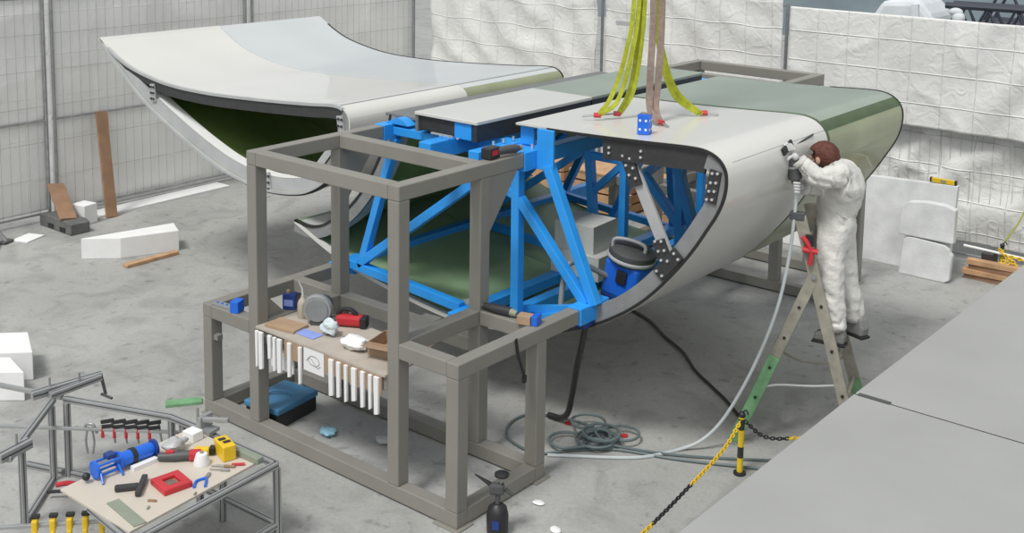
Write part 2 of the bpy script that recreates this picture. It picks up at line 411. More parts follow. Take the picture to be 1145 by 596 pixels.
one('light_bag', MB().sphere((2.02, 10.95, 2.54), .075, 12, 8, (1.3, .8, .8)).sphere((2.06, 10.95, 2.46), .09, 12, 8), 'cloth_w', 'pale bundle hanging on the dark trusses', 'bundle')

# ================================================================== GREY SUPPORT FRAMES
a = .105; u0, u1, u2, u3 = 0.0, .565, 2.033, 2.671; Wd = .826; VT = 1.31; H = 2.2; hl = .90; hr = 1.127; VF = 6.51
def support_frame(label, f):
    """f maps local v to world v (mirrored for the far frame)"""
    t = thing('support_frame', label, 'frame', (1.33, f(.6), 0), 'grey steel support frames')
    def bar(name, p, q):
        return obj(name, MB().box((p[0], f(p[1]), p[2]), (q[0], f(q[1]), q[2])), 'grey', t, .007)
    # base
    bar('base_rail', (u0, 0, .012), (u3, a, .012 + a)); bar('base_rail', (u0, Wd, .012), (u3, Wd + a, .012 + a))
    bar('base_rail', (u0, a, .012), (u0 + a, Wd, .012 + a)); bar('base_rail', (u3 - a, a, .012), (u3, Wd, .012 + a))
    for x in (u0 + .02, u3 - .16):
        for y in (-.03, Wd + a - .13): bar('foot_plate', (x - .03, y, 0), (x + .19, y + .17, .012))
    # posts
    zb = .012 + a
    for x, y, z in ((u0, 0, hl - a), (u0, Wd, hl - a), (u3 - a, 0, hr - a), (u3 - a, Wd, hr - a),
                    (u1, 0, H - a), (u1, Wd, H - a), (u2, 0, H - a), (u2, Wd, H - a)):
        bar('post', (x, y, zb), (x + a, y + a, z))
    # left lower bay
    bar('rail', (u0, 0, hl - a), (u0 + a, VT, hl)); bar('rail', (u0 + a, 0, hl - a), (u1, a, hl)); bar('rail', (u0 + a, Wd, hl - a), (u1, Wd + a, hl))
    bar('rail', (u1, a, hl - a), (u1 + a, Wd, hl)); bar('rail', (u1 + a, 0, .765), (u2, a, .868)); bar('rail', (u1 + a, Wd, hl - a), (u2, Wd + a, hl))
    # right lower bay
    bar('rail', (u3 - a, 0, hr - a), (u3, VT, hr)); bar('rail', (u2 + a, 0, hr - a), (u3 - a, a, hr)); bar('rail', (u2 + a, Wd, hr - a), (u3 - a, Wd + a, hr))
    bar('rail', (u2, a, hr - a), (u2 + a, Wd, hr))
    # top
    bar('rail', (u1, 0, H - a), (u1 + a, VT, H)); bar('rail', (u2, 0, H - a), (u2 + a, VT, H))
    bar('rail', (u1 + a, 0, H - a), (u2, a, H)); bar('rail', (u1 + a, Wd, H - a), (u2, Wd + a, H))
    # gussets under the overhangs and in the corners
    for x in (u1, u2):
        obj('gusset', MB().prism([(f(Wd + a), H - a), (f(VT - .06), H - a), (f(Wd + a), H - .52)], YZ, x + .005, x + a - .005), 'grey', t, .004)
    obj('gusset', MB().prism([(f(a), hl), (f(a), hl + .19), (f(a + .19), hl)], YZ, u1 + .04, u1 + .06), 'grey', t)
    obj('tab', MB().box((u0 + a, f(.02), .62), (u0 + a + .05, f(.07), .66)), 'grey', t)
    return t
support_frame('grey steel support frame carrying the tool shelf and hanging white strips', lambda v: v)
support_frame('grey steel support frame at the far end of the wing behind the worker', lambda v: VF - v)

# ================================================================== WING
YN, YS, YF = 1.50, 3.05, 4.60
V2 = lambda L: spline([Vector(p) for p in L], 6)
MAIN = V2([(1.90, 2.372), (2.5, 2.385), (3.05, 2.408), (3.40, 2.426), (3.55, 2.420), (3.65, 2.38), (3.71, 2.31), (3.728, 2.22), (3.712, 2.10), (3.665, 1.98), (3.60, 1.87),
           (3.48, 1.68), (3.31, 1.46), (3.10, 1.24), (2.87, 1.065), (2.6, .915), (2.2, .77), (1.8, .69), (1.3, .66), (1.0, .678), (.6, .732), (.16, .81), (-.18, .905), (-.45, 1.005), (-.66, 1.09)])
COVE = V2([(-.66, 1.105), (-.48, 1.085), (-.33, 1.115), (-.18, 1.19), (.06, 1.36), (.26, 1.58), (.42, 1.83), (.52, 2.06), (.57, 2.25)])
TAIL = V2([(-3.80, 2.492), (-3.48, 2.33), (-3.16, 2.228), (-2.62, 2.146), (-1.96, 2.132), (-1.20, 2.166), (-.524, 2.212), (-.16, 2.245), (-.02, 2.225), (.055, 2.15), (.06, 2.02),
           (.01, 1.85), (-.10, 1.68), (-.26, 1.53), (-.43, 1.43), (-.6, 1.37), (-.91, 1.325), (-1.23, 1.325), (-1.63, 1.388), (-1.98, 1.49), (-2.41, 1.65), (-2.94, 1.885), (-3.33, 2.13), (-3.62, 2.345), (-3.80, 2.488)])
def seg(prof, i0, i1): return prof[i0:i1 + 1]
def bolts(pts, parent, m='bolt', axis=(0, -1, 0), r=.0105):
    src = None
    for p in pts:
        src = obj('bolt', MB()._lathe([(r, 0), (r, .012), (r * .5, .014)], Vector(p), Vector(axis), 6), m, parent)
# --- nose and belly sections
def nose(label, y0, y1, near):
    t = thing('wing_nose_section', label, 'wing section', (2.3, (y0 + y1) / 2, .64), 'wing nose sections')
    NS = 13 * 6                     # up to the lower leading edge
    y0 += .002; y1 -= .002
    if near:
        obj('skin', shell(MAIN, 0, .014, y0, y1), 'white_gel', t)
    else:
        obj('skin', shell(seg(MAIN, 0, 5 * 6), 0, .014, y0, y1), 'green_gel', t)
        obj('side_skin', shell(seg(MAIN, 5 * 6, len(MAIN) - 1), 0, .014, y0, y1), 'green_side', t)
        obj('joint_strip', shell(seg(MAIN, 5 * 6 - 1, 5 * 6 + 5), -.002, .001, y0, y1), 'green_dark', t)
        obj('joint_strip', shell(seg(MAIN, 0, 12 * 6), -.003, .001, y0 + .005, y0 + .035), 'green_dark', t)
        obj('edge_seal', shell(seg(MAIN, 2 * 6, 16 * 6), -.004, .02, y1 - .025, y1), 'rubber', t)
    obj('lining', shell(MAIN, .015, .021, y0 + .004, y1 - .004), 'green_in2', t)
    obj('cove_panel', shell(COVE, 0, .012, y0, y1), 'rib', t)
    obj('cove_lining', shell(COVE, .013, .019, y0 + .004, y1 - .004), 'green_in', t)
    obj('cove_top', MB().box((.50, y0, 2.24), (.93, y1, 2.262)), 'cove', t)
    if near:
        n = len(MAIN)
        obj('edge_seal', shell(seg(MAIN, 3, NS + 24), .003, .024, y0 - .012, y0 + .03), 'rubber', t)
        obj('top_rib', shell(seg(MAIN, 8, 4 * 6 + 1), .026, .175, y0 + .01, y0 + .04), 'carbon', t)
        fl = obj('edge_rib', shell(seg(MAIN, 4 * 6 + 1, NS + 30), .026, .135, y0 + .005, y0 + .05), 'rib_d', t)
        obj('edge_rib_flange', shell(seg(MAIN, 4 * 6 + 1, NS + 30), .122, .136, y0 + .05, y0 + .16), 'rib', t)
        obj('belly_lip', shell(seg(MAIN, NS + 30, n - 1), -.004, .03, y0 - .012, y0 + .03), 'white_gel', t)
        obj('cove_rib', shell(COVE, .0, .10, y0 - .005, y0 + .03), 'rib_d', t)
        obj('cove_rib_flange', shell(COVE, .088, .10, y0 + .03, y0 + .15), 'rib', t)
        obj('cove_edge', shell(COVE, -.015, .006, y0 - .012, y0 + .02), 'rubber', t)
        obj('surface_joint', shell([MAIN[34], MAIN[34].lerp(MAIN[35], .22)], -.0008, .001, y0 + .1, y1), 'rib_d', t)
        # grey strut bolted across the opening
        s = obj('strut', MB().beam((2.92, y0 + .055, 2.22), (3.285, y0 + .055, 1.53), .09, .03, (0, 1, 0)), 'rib', t, .004)
        pl = MB().beam((2.885, y0 + .03, 2.29), (2.985, y0 + .03, 2.06), .10, .02, (0, 1, 0))
        p1 = obj('bolt_plate', pl, 'carbon', t)
        bolts([(u_, y0 + .018, z_) for u_, z_ in ((2.87, 2.265), (2.93, 2.255), (2.90, 2.20), (2.96, 2.19), (2.93, 2.135), (2.985, 2.12))] + [(u_, y0 + .006, z_) for u_, z_ in ((2.76, 2.31), (2.76, 2.27), (3.03, 2.325), (3.03, 2.28))], p1)
        p2 = obj('bolt_plate', MB().beam((3.20, y0 - .008, 1.72), (3.285, y0 - .008, 1.53), .10, .02, (0, 1, 0)).beam((3.21, y0 - .01, 1.47), (3.37, y0 - .01, 1.66), .10, .02, (0, 1, 0)), 'carbon', t)
        bolts([(u_, y0 - .02, z_) for u_, z_ in ((3.185, 1.71), (3.235, 1.72), (3.215, 1.645), (3.262, 1.66), (3.24, 1.585), (3.29, 1.59), (3.205, 1.50), (3.25, 1.475), (3.34, 1.655), (3.375, 1.62))], p2)
        p3 = obj('bolt_plate', MB().beam((3.63, y0 + .0, 2.285), (3.595, y0 + .0, 2.06), .085, .02, (0, 1, 0)), 'carbon', t)
        bolts([(u_, y0 - .01, z_) for u_, z_ in ((3.65, 2.27), (3.61, 2.265), (3.64, 2.205), (3.60, 2.20), (3.63, 2.145), (3.59, 2.14), (3.615, 2.085), (3.575, 2.08))], p3, r=.0105)
    return t
NOSE = nose('glossy white wing nose section with the blue truss and vacuum cleaner showing inside', YN, YS, True)
nose('sanded green wing nose section joined on behind the worker', YS, YF, False)
# --- tail sections
def tail(label, y0, y1, near):
    t = thing('wing_tail_section', label, 'wing section', (-1.8, (y0 + y1) / 2, 1.32), 'wing tail sections')
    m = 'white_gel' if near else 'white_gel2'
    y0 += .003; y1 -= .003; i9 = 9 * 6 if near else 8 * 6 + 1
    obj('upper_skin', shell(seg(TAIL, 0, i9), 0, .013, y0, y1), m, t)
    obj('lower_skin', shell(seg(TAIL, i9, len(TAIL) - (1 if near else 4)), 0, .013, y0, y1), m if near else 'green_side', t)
    obj('lining', shell(seg(TAIL, 8, len(TAIL) - 9), .014, .02, y0 + .004, y1 - .004), 'green_in', t)
    obj('surface_joint', shell(seg(TAIL, 7 * 6 + 2, 7 * 6 + 3), -.0015, .001, y0, y1), 'rib_d', t)
    if near:
        n = len(TAIL)
        up = seg(TAIL, 5, 8 * 6)
        ud = [.035 + .09 * min(1, max(0, (p.x + 3.5) / .9)) for p in up]
        def strip(lo_, hi_, yA, yB):
            mb = MB(); k = len(lo_); vs = [(p.x, y, p.y) for y in (yA, yB) for L_ in (lo_, hi_) for p in L_]; fs = []
            for i in range(k - 1):
                fs += [(i, i + 1, k + i + 1, k + i), (2 * k + i, 3 * k + i, 3 * k + i + 1, 2 * k + i + 1), (k + i, k + i + 1, 3 * k + i + 1, 3 * k + i), (i, 2 * k + i, 2 * k + i + 1, i + 1)]
            return mb.add(vs, fs + [(0, k, 3 * k, 2 * k), (k - 1, 3 * k - 1, 4 * k - 1, 2 * k - 1)])
        obj('upper_rib', strip(offset(up, .022), offset(up, ud), y0 + .004, y0 + .04), 'carbon', t)
        obj('nose_rib', shell(seg(TAIL, 8 * 6, 13 * 6), .02, .12, y0 + .004, y0 + .04), 'rib_d', t)
        def zup(x):
            q = min(range(6 * 8), key=lambda i: abs(TAIL[i].x - x)); return TAIL[q].y
        lo = seg(TAIL, 13 * 6, n - 4); B = []
        for p, q in zip(lo, offset(lo, .135)):
            lim = zup(q.x) - .03 - .1 * min(1, max(0, (q.x + 3.5) / .9)); z_ = min(q.y, lim) if q.x < -2.2 else q.y
            B.append(Vector((min(q.x, p.x + .03) if q.x < -3.3 else q.x, max(z_, p.y + .012))))
        obj('lower_rib', strip(offset(lo, .006), B, y0 + .006, y0 + .036), 'rib', t)
        Bf = B[:-14]; obj('lower_rib_flange', strip(Bf, [b - Vector((0, .016)) for b in Bf], y0 + .036, y0 + .16), 'foam', t)
        obj('lower_lip', shell(seg(TAIL, 12 * 6, n - 4), -.006, .018, y0 - .025, y0 + .01), 'rib', t)
        obj('upper_lip', shell(seg(TAIL, 3, 8 * 6), -.003, .022, y0 - .012, y0 + .02), 'rib', t)
        obj('edge_seal', shell(seg(TAIL, 10 * 6, 18 * 6), -.022, -.005, y0 - .005, y0 + .05), 'rubber', t)
        for c in ((-2.82, 2.02), (-.03, 2.07), (-1.02, 1.40)):
            p = obj('bolt_plate', MB().beam((c[0] - .03, y0 - .002, c[1] + .09), (c[0] + .0, y0 - .002, c[1] - .09), .075, .016, (0, 1, 0)), 'rib', t)
            bolts([(c[0] + dx, y0 - .012, c[1] + dz) for dx in (-.035, .005) for dz in (-.06, 0, .06)], p, 'carbon', r=.012)
        # brace inside the opening
        obj('brace', MB().beam((-.52, y0 + .07, 1.52), (-.16, y0 + .07, 1.92), .07, .03, (0, 1, 0)), 'rib', t)
    else:
        obj('edge_seal', shell(seg(TAIL, 3, 9 * 6), -.005, .012, y1 - .02, y1), 'rubber', t)
    # hinge arms that carry the tail on the cove of the main wing
    for y in (y0 + .25, y1 - .25):
        obj('hinge_arm', MB().prism([(.05, 2.02), (.50, 2.10), (.46, 1.98), (.05, 1.92)], XZ, y - .02, y + .02), 'carbon', t)
    return t
tail('white pointed wing tail section with an open dark green end', YN, YS, True)
tail('pale bluish wing tail section beyond the curved joint line', YS, YF, False)
# --- flat centre panels
def centre(label, y0, y1, m):
    t = thing('wing_top_panel', label, 'panel', (1.32, (y0 + y1) / 2, 2.32), 'flat wing top panels')
    obj('plate', MB().box((.99, y0, 2.335), (1.65, y1, 2.362)), m, t, .004)
    obj('web', MB().box((1.60, y0 + .01, 2.20), (1.64, y1 - .002, 2.335)), 'carbon', t)
    obj('web', MB().box((1.0, y0 + .03, 2.22), (1.56, y0 + .06, 2.335)), 'carbon', t)
    obj('web', MB().box((.99, y0 + .01, 2.20), (1.02, y1 - .002, 2.335)), 'cove', t)
    return t
centre('long flat white top panel resting on the blue truss', 1.34, 2.86, 'white_gel')
centre('flat green top panel behind the white one', 2.865, 4.75, 'green_gel')

# ================================================================== BLUE TRUSS
T = thing('truss', 'bright blue welded steel truss running through the wing', 'truss', (1.3, 3.25, .68))
def bb(name, p, q): return obj(name, MB().box(p, q), 'blue', T, .006)
def bm_(name, p, q, w=.07): return obj(name, MB().beam(p, q, w), 'blue', T, .005)
YE = VF - 1.31
bb('upper_chord', (.585, VT, 2.085), (.655, YE, 2.195)); bb('end_block', (u1 - .005, VT + .003, 2.075), (u1 + a + .005, VT + .24, 2.205))
bb('upper_chord', (1.275, 1.09, 2.065), (1.40, 5.35, 2.198)); bb('upper_chord', (1.755, 1.12, 2.085), (1.86, 1.75, 2.198))
bb('upper_chord', (u2, VT + .003, 2.085), (u2 + a, YE - .003, 2.198)); bb('end_block', (u2 - .005, VT + .003, 2.06), (u2 + a + .007, VT + .36, 2.205))
bb('cross_bar', (1.86, 1.52, 2.10), (u2 - .006, 1.60, 2.19)); bb('cross_bar', (1.40, 1.64, 2.10), (1.755, 1.72, 2.19))
bb('cross_bar', (.67, 1.42, 2.11), (1.275, 1.49, 2.18)); bb('cross_bar', (.67, 4.62, 2.11), (u2, 4.69, 2.18)); bb('cross_bar', (.67, 3.02, 2.11), (u2, 3.08, 2.18))
bb('bracket', (1.90, 1.56, 2.20), (2.03, 1.585, 2.365)); bb('bracket', (2.145, 1.45, 2.06), (2.30, 1.475, 2.37)); bb('bracket', (1.40, 1.36, 2.20), (1.575, 1.40, 2.33))
bb('bracket', (1.86, 1.60, 2.17), (2.03, 1.75, 2.20))
obj('curved_plate', MB().prism([(.60 + .1 * 0, 2.205)] + [(.62 + .23 * k / 8, 2.205 + .055 * math.sin(PI * k / 8)) for k in range(9)], XZ, VT + .1, VT + .26), 'blue', T)
obj('shim_plate', MB().box((1.15, 1.36, 2.199), (1.38, 1.52, 2.212)), 'rib', T)
bb('lower_chord', (0.0, VT + .2, hl - .14), (.10, YE - .003, hl)); bb('end_block', (-.005, VT + .003, hl - .115), (.115, VT + .34, hl + .008))
bb('lower_chord', (1.40, 1.30, .715), (1.51, YE, .805)); bb('lower_chord', (1.70, 1.55, .715), (1.80, YE, .805))
bb('lower_chord', (2.575, 2.27, hr - .10), (2.665, YE - .003, hr)); bb('end_block', (2.56, VT + .003, hr - .12), (2.685, VT + .36, hr + .008))
lo_dark = obj('underside_guard', MB().box((2.58, VT + .06, hr - .16), (2.67, VT + .34, hr - .121)), 'blued', T)
for k in range(6): obj('bolt', MB()._lathe([(.012, 0), (.012, .012)], Vector((1.31 + .09 * (k % 3), 1.30 + .13 * (k // 3), 2.212)), Vector((0, 0, 1)), 6), 'bolt', T)
for k in range(6): obj('bolt', MB()._lathe([(.011, 0), (.011, .03)], Vector((1.80 if k < 3 else 2.08, 1.36 + .12 * (k % 3), 2.205)), Vector((0, 0, 1)), 6), 'bolt', T)
yb = 1.47
# near end frame
bm_('upright', (.66, yb, 2.08), (.26, yb, .93), .07); bm_('diagonal', (.22, yb, .90), (1.79, yb, 2.04), .075); bm_('bottom_bar', (.13, yb, .885), (1.40, yb, .80), .075)
bm_('upright', (1.955, yb, 2.09), (1.965, yb, .80), .075); bm_('diagonal', (1.98, yb, 1.80), (2.62, yb, 1.12), .07); bm_('upright', (2.25, yb, 2.10), (2.70, yb, 1.13), .075)
bm_('stub', (1.62, yb, 1.90), (1.93, yb, 1.83), .07); bm_('bottom_bar', (1.80, yb + .02, .76), (2.58, yb + .02, 1.04), .07)
bm_('rail_bar', (1.80, 1.62, .84), (2.60, 1.45, 1.09), .055)
# inner frames
for y in (3.25, 4.62):
    bm_('upright', (1.335, y, 2.07), (1.455, y, .80), .075); bm_('upright', (1.75, y, 2.07), (1.75, y, .80)); bm_('cross_bar', (1.37, y, 1.74), (1.72, y, 1.74), .065)
    bm_('bottom_bar', (1.80, y, .76), (2.58, y, 1.05)); bm_('bottom_bar', (.10, y, .86), (1.40, y, .76)); bm_('upright', (.66, y, 2.08), (.10, y, .93))
bm_('diagonal', (1.40, 3.25, 1.40), (1.72, 3.25, 1.70), .06); bm_('diagonal', (1.33, 3.25, 1.80), (.10, 3.25, .95), .065)
bm_('upright', (2.06, 4.62, 2.09), (2.06, 4.62, .80))
bm_('upright', (2.43, 3.05, 2.33), (2.46, 3.05, 1.05), .075); bm_('upright', (2.33, 3.05, 2.08), (2.66, 3.05, 1.12), .08); bm_('diagonal', (2.08, 3.05, 1.72), (2.62, 3.05, 1.16), .07)
bm_('cross_bar', (2.09, 3.05, 1.72), (2.06, 4.62, 2.05), .06)
bm_('side_diagonal', (.60, 4.55, 2.05), (.08, 3.30, .90), .065); bm_('side_diagonal', (1.34, 4.58, 2.0), (1.44, 3.30, .86), .065)

# ================================================================== THINGS IN AND ON THE WING
one('foam_block', MB().box((1.39, 2.66, .806), (1.90, 3.12, 1.02)), 'foam_g', 'grey foam block lying on the blue bars inside the wing', 'block', None, .004)
one('foam_block', MB().obox((1.60, 2.88, 1.143), (.40, .38, .245), rz(.06)), 'foam_g', 'grey foam block on top of another inside the wing', 'block', None, .004)
t = thing('vacuum_cleaner', 'blue workshop vacuum cleaner with a grey head inside the wing nose', 'vacuum cleaner', (2.62, 2.02, .96))
R = Matrix.Rotation(math.radians(14), 3, 'Y') @ rz(.2)
obj('tank', MB().prism([(2.62 + p[0], 2.02 + p[1]) for p in ((-.15, -.13), (.15, -.13), (.17, -.02), (.15, .14), (-.15, .14), (-.17, .02))], XY, 1.04, 1.33), 'bluep', t, .03)
obj('head', MB()._lathe([(.165, 0), (.185, .03), (.18, .09), (.13, .12), (.05, .125)], Vector((2.62, 2.02, 1.325)), Vector((.05, 0, 1)), 24), 'dgrey', t)
obj('handle', MB().tube(spline([(2.50, 1.92, 1.42), (2.51, 1.92, 1.49), (2.62, 1.96, 1.51), (2.73, 2.0, 1.49), (2.74, 2.0, 1.42)], 5), .014, 8), 'rib', t)
obj('rim', MB()._lathe([(.186, 0), (.192, .008), (.192, .022), (.186, .03)], Vector((2.62, 2.02, 1.345)), Vector((.05, 0, 1)), 24), 'rib', t)
obj('latch', MB().box((2.60, 1.868, 1.18), (2.69, 1.89, 1.28)), 'black', t, .006)
obj('base', MB().box((2.47, 1.9, 1.01), (2.76, 2.15, 1.05)), 'blued', t, .01); t.rotation_euler.y = .16; t.location.x -= .04
one('vacuum_hose', MB().tube(spline([(2.50, 1.90, 1.20), (2.42, 1.74, 1.30), (2.36, 1.62, 1.34), (2.34, 1.56, 1.22), (2.36, 1.50, 1.0)], 8), .022, 10), 'rib_d', 'grey suction hose curving out of the blue vacuum cleaner', 'hose')
t = thing('box', 'small blue printed box standing on the white wing', 'box', (2.93, 1.70, 2.405))
bx = MB().obox((2.93, 1.70, 2.478), (.085, .085, .145), rz(.25)); obj('carton', bx, 'bluep', t, .003)
for dz in (-.035, .03):
    for q in (-.022, .022): obj('print_mark', MB().obox(Vector((2.93, 1.70, 2.478 + dz)) + rz(.25) @ Vector((q, -.0432, 0)), (.016, .002, .016), rz(.25)), 'dot', t); obj('print_mark', MB().obox(Vector((2.93, 1.70, 2.478 + dz)) + rz(.25) @ Vector((.0432, q, 0)), (.002, .016, .016), rz(.25)), 'dot', t)
obj('flap', MB().obox((2.93, 1.715, 2.553), (.08, .05, .004), rz(.25)), 'sling_b', t)
# slings
def band(pts, w, th, wd):
    pts = spline([Vector(p) for p in pts], 7); wd = Vector(wd).normalized(); mb = MB(); vs = []; fs = []
    for i, p in enumerate(pts):
        d = (pts[min(i + 1, len(pts) - 1)] - pts[max(i - 1, 0)]).normalized(); x = (wd - d * wd.dot(d)).normalized(); n = x.cross(d)
        tw = .25 * math.sin(i * .5); x, n = x * math.cos(tw) + n * math.sin(tw), n * math.cos(tw) - x * math.sin(tw)
        vs += [p + x * w / 2 + n * th / 2, p - x * w / 2 + n * th / 2, p - x * w / 2 - n * th / 2, p + x * w / 2 - n * th / 2]
    for i in range(len(pts) - 1):
        for k in range(4): fs.append((4 * i + k, 4 * i + (k + 1) % 4, 4 * i + 4 + (k + 1) % 4, 4 * i + 4 + k))
    fs += [(0, 1, 2, 3), (4 * len(pts) - 1, 4 * len(pts) - 2, 4 * len(pts) - 3, 4 * len(pts) - 4)]
    mb.smooth = True
    return mb.add(vs, fs)
HK = Vector((2.60, 2.22, 5.2)); VD = (.775, .63, 0)
def sling(label, strands, m, anchor, adir):
    t = thing('lifting_sling', label, 'sling', tuple(anchor), 'lifting slings')
    for s_, w in strands: obj('strand', band(s_, w, .016, VD), m, t)
    A = Vector(anchor); D = Vector(adir).normalized()
    k = MB(); k.tube([A - D * .02 + Vector((0, 0, .02)), A + D * .035 + Vector((0, 0, .022))], .02, 8); obj('shackle', k, 'red', t)
    obj('shackle_pin', MB().tube([A + D * .03 + Vector((0, 0, .02)), A + D * .12 + Vector((0, 0, .012))], .008, 8), 'steel', t)
    return t
sling('yellow lifting sling reaching the shackle near the blue truss bracket', [([HK + Vector((-.10, 0, 0)), (2.50, 2.18, 3.4), (2.46, 2.14, 2.9), (2.40, 2.06, 2.58), (2.345, 1.99, 2.445), (2.335, 1.97, 2.425)], .034), ([HK + Vector((-.04, 0, 0)), (2.53, 2.205, 3.4), (2.495, 2.17, 2.9), (2.435, 2.09, 2.54), (2.36, 1.99, 2.44), (2.34, 1.975, 2.425)], .034)], 'sling', (2.335, 1.97, 2.40), (-.775, -.63, 0))
sling('yellow lifting sling with its lower end in the middle of the white wing panel', [([HK + Vector((-.05, .05, 0)), (2.52, 2.24, 3.4), (2.50, 2.24, 2.95), (2.47, 2.20, 2.62), (2.42, 2.14, 2.44), (2.41, 2.13, 2.425)], .036), ([HK + Vector((0, .05, 0)), (2.56, 2.24, 3.4), (2.54, 2.23, 2.95), (2.50, 2.2, 2.60), (2.43, 2.15, 2.44), (2.415, 2.135, 2.425)], .03)], 'sling', (2.41, 2.13, 2.40), (-.775, -.63, 0))
sling('yellow lifting sling ending nearest the rounded wing nose', [([HK + Vector((.06, .05, 0)), (2.645, 2.30, 3.3), (2.67, 2.34, 2.9), (2.74, 2.44, 2.60), (2.86, 2.56, 2.445), (2.885, 2.595, 2.425)], .036), ([HK + Vector((.03, .05, 0)), (2.64, 2.29, 3.3), (2.655, 2.32, 2.9), (2.72, 2.42, 2.58), (2.85, 2.55, 2.435), (2.88, 2.59, 2.425)], .034)], 'sling', (2.89, 2.60, 2.405), (.8, .5, 0))
sling('brown lifting sling hanging straight down behind the small blue box', [([HK + Vector((.0, -.03, 0)), (2.675, 2.17, 3.4), (2.70, 2.12, 2.8), (2.72, 2.09, 2.52), (2.80, 2.06, 2.43), (2.84, 2.05, 2.42)], .050), ([HK + Vector((.08, .02, 0)), (2.725, 2.215, 3.4), (2.745, 2.17, 2.8), (2.75, 2.13, 2.52), (2.82, 2.08, 2.43), (2.845, 2.07, 2.42)], .050)], 'sling_b', (2.84, 2.06, 2.403), (.7, -.4, 0))
t = thing('crane_hook', 'grey crane hook block above the slings', 'hook', tuple(HK + Vector((0, 0, -.02))))
obj('hook', MB().tube(spline([HK + Vector((0, 0, .35)), HK + Vector((.0, 0, .18)), HK + Vector((.11, 0, .06)), HK + Vector((.02, 0, -.04)), HK + Vector((-.1, 0, .03)), HK + Vector((-.11, 0, .12))], 6), .03, 10), 'steel', t)
obj('block', MB().box(HK + Vector((-.12, -.08, .35)), HK + Vector((.12, .08, .75))), 'yellow', t, .02)
for dx in (-.06, .06): obj('rope', MB().tube([HK + Vector((dx, 0, .75)), HK + Vector((dx, 0, 4))], .01, 8), 'steel', t)

# ================================================================== WIDE GREY PANELS IN FRONT
PZ = .80
def deck(label, y0, y1):
    t = thing('wide_panel', label, 'panel', (6.6, (y0 + y1) / 2, 0), 'wide grey panels')
    obj('panel_top', MB().prism([(4.462 + max(0, (y0 - 1)) * .012, y0), (8.8, y0), (8.8, y1), (4.462 + max(0, (y1 - 1)) * .012, y1)], XY, PZ - .05, PZ), 'deck', t, .004)
    obj('edge_frame', MB().box((4.60, y0 + .1, PZ - .15), (8.7, y0 + .18, PZ - .05)).box((4.60, y1 - .18, PZ - .15), (8.7, y1 - .1, PZ - .05)), 'grey', t)
    for x in (4.7, 8.5):
        for y in (y0 + .14, y1 - .14): obj('leg', MB().box((x, y - .04, 0), (x + .08, y + .04, PZ - .15)), 'grey', t)
    return t
deck('wide pale grey panel on legs, with the chained post standing beside it', -4.6, 1.985)
t = deck('wide pale grey panel on legs, its corner hiding the ladder foot', 2.005, 6.9)
obj('joint_seal', MB().box((4.47, 1.984, PZ - .04), (8.8, 2.006, PZ - .006)), 'rubber', t)
obj('joint_clip', MB().box((4.50, 1.975, PZ - .003), (4.72, 2.015, PZ + .006)), 'dgrey', t)

# ================================================================== LADDER
t = thing('step_ladder', 'weathered wooden double ladder with green feet under the worker', 'ladder', (3.85, 2.6, 0))
def stile(p, q, zg, name='stile'):
    p = Vector(p); q = Vector(q); f = (zg - q.z) / (p.z - q.z); g = q + (p - q) * f
    o = obj(name, MB().beam(p, g, .035, .085, (1, .25, 0)), 'ladder', t, .006)
    obj('painted_foot', MB().beam(g, q, .0355, .0855, (1, .25, 0)), 'ladder_g', o, .006); return o
An, Af = Vector((3.80, 2.47, 1.80)), Vector((3.70, 2.84, 1.80))
Rn, Rf = Vector((4.30, 2.585, 0)), Vector((4.12, 3.17, 0))
hn = An + (Rn - An) * .24; hf = Af + (Rf - Af) * .24
Ln, Lf = Vector((3.42, 2.315, 0)), Vector((3.23, 2.93, 0))
stile(An, Rn, .42); stile(Af, Rf, .42); stile(hn, Ln, .72); stile(hf, Lf, .30)
for k in range(6):
    f = .10 + k * .165
    obj('rung', MB().tube([An + (Rn - An) * f, Af + (Rf - Af) * f], .017, 8), 'ladder', t)
    if k: 
        f2 = .02 + (k - 1) * .2; obj('rung', MB().tube([hn + (Ln - hn) * f2, hf + (Lf - hf) * f2], .017, 8), 'ladder', t)
for A_, B_ in ((An, Rn), (hn, Ln)):
    for k in range(5):
        p = A_ + (B_ - A_) * (.18 + k * .18); obj('rung_end', MB()._lathe([(.012, 0), (.012, .004)], p + Vector((.008, -.02, 0)), Vector((.3, -.95, 0)), 8), 'rubber', t)
obj('hinge', MB().tube([hn + Vector((.01, -.035, 0)), hf + Vector((-.01, .035, 0))], .02, 8), 'steel', t)
obj('top_clamp', MB().obox(An + Vector((-.02, .0, .0)), (.11, .06, .06), rz(.3)), 'dgrey', t, .008)
obj('rope', MB().tube(spline([hn + (Ln - hn) * .66 + Vector((.02, 0, 0)), (3.72, 2.42, .50), (3.95, 2.50, .53), An + (Rn - An) * .68], 6), .009, 8), 'rib', t)
obj('rope', MB().tube(spline([hf + (Lf - hf) * .60, (3.65, 2.95, .50), (3.85, 3.02, .52), Af + (Rf - Af) * .66], 6), .009, 8), 'ladder', t)
t2 = thing('hand_clamp', 'red and black clamp fixed to the ladder beside the worker', 'clamp', (3.87, 2.44, 1.55))
obj('handle', MB().tube(spline([(3.84, 2.44, 1.66), (3.88, 2.44, 1.62), (3.91, 2.45, 1.55), (3.90, 2.45, 1.46)], 4), .018, 8), 'red', t2)
obj('grip', MB().tube([(3.85, 2.43, 1.57), (3.95, 2.47, 1.56)], .022, 8), 'red', t2)
obj('jaw', MB().box((3.86, 2.44, 1.60), (3.93, 2.47, 1.68)), 'black', t2, .005)

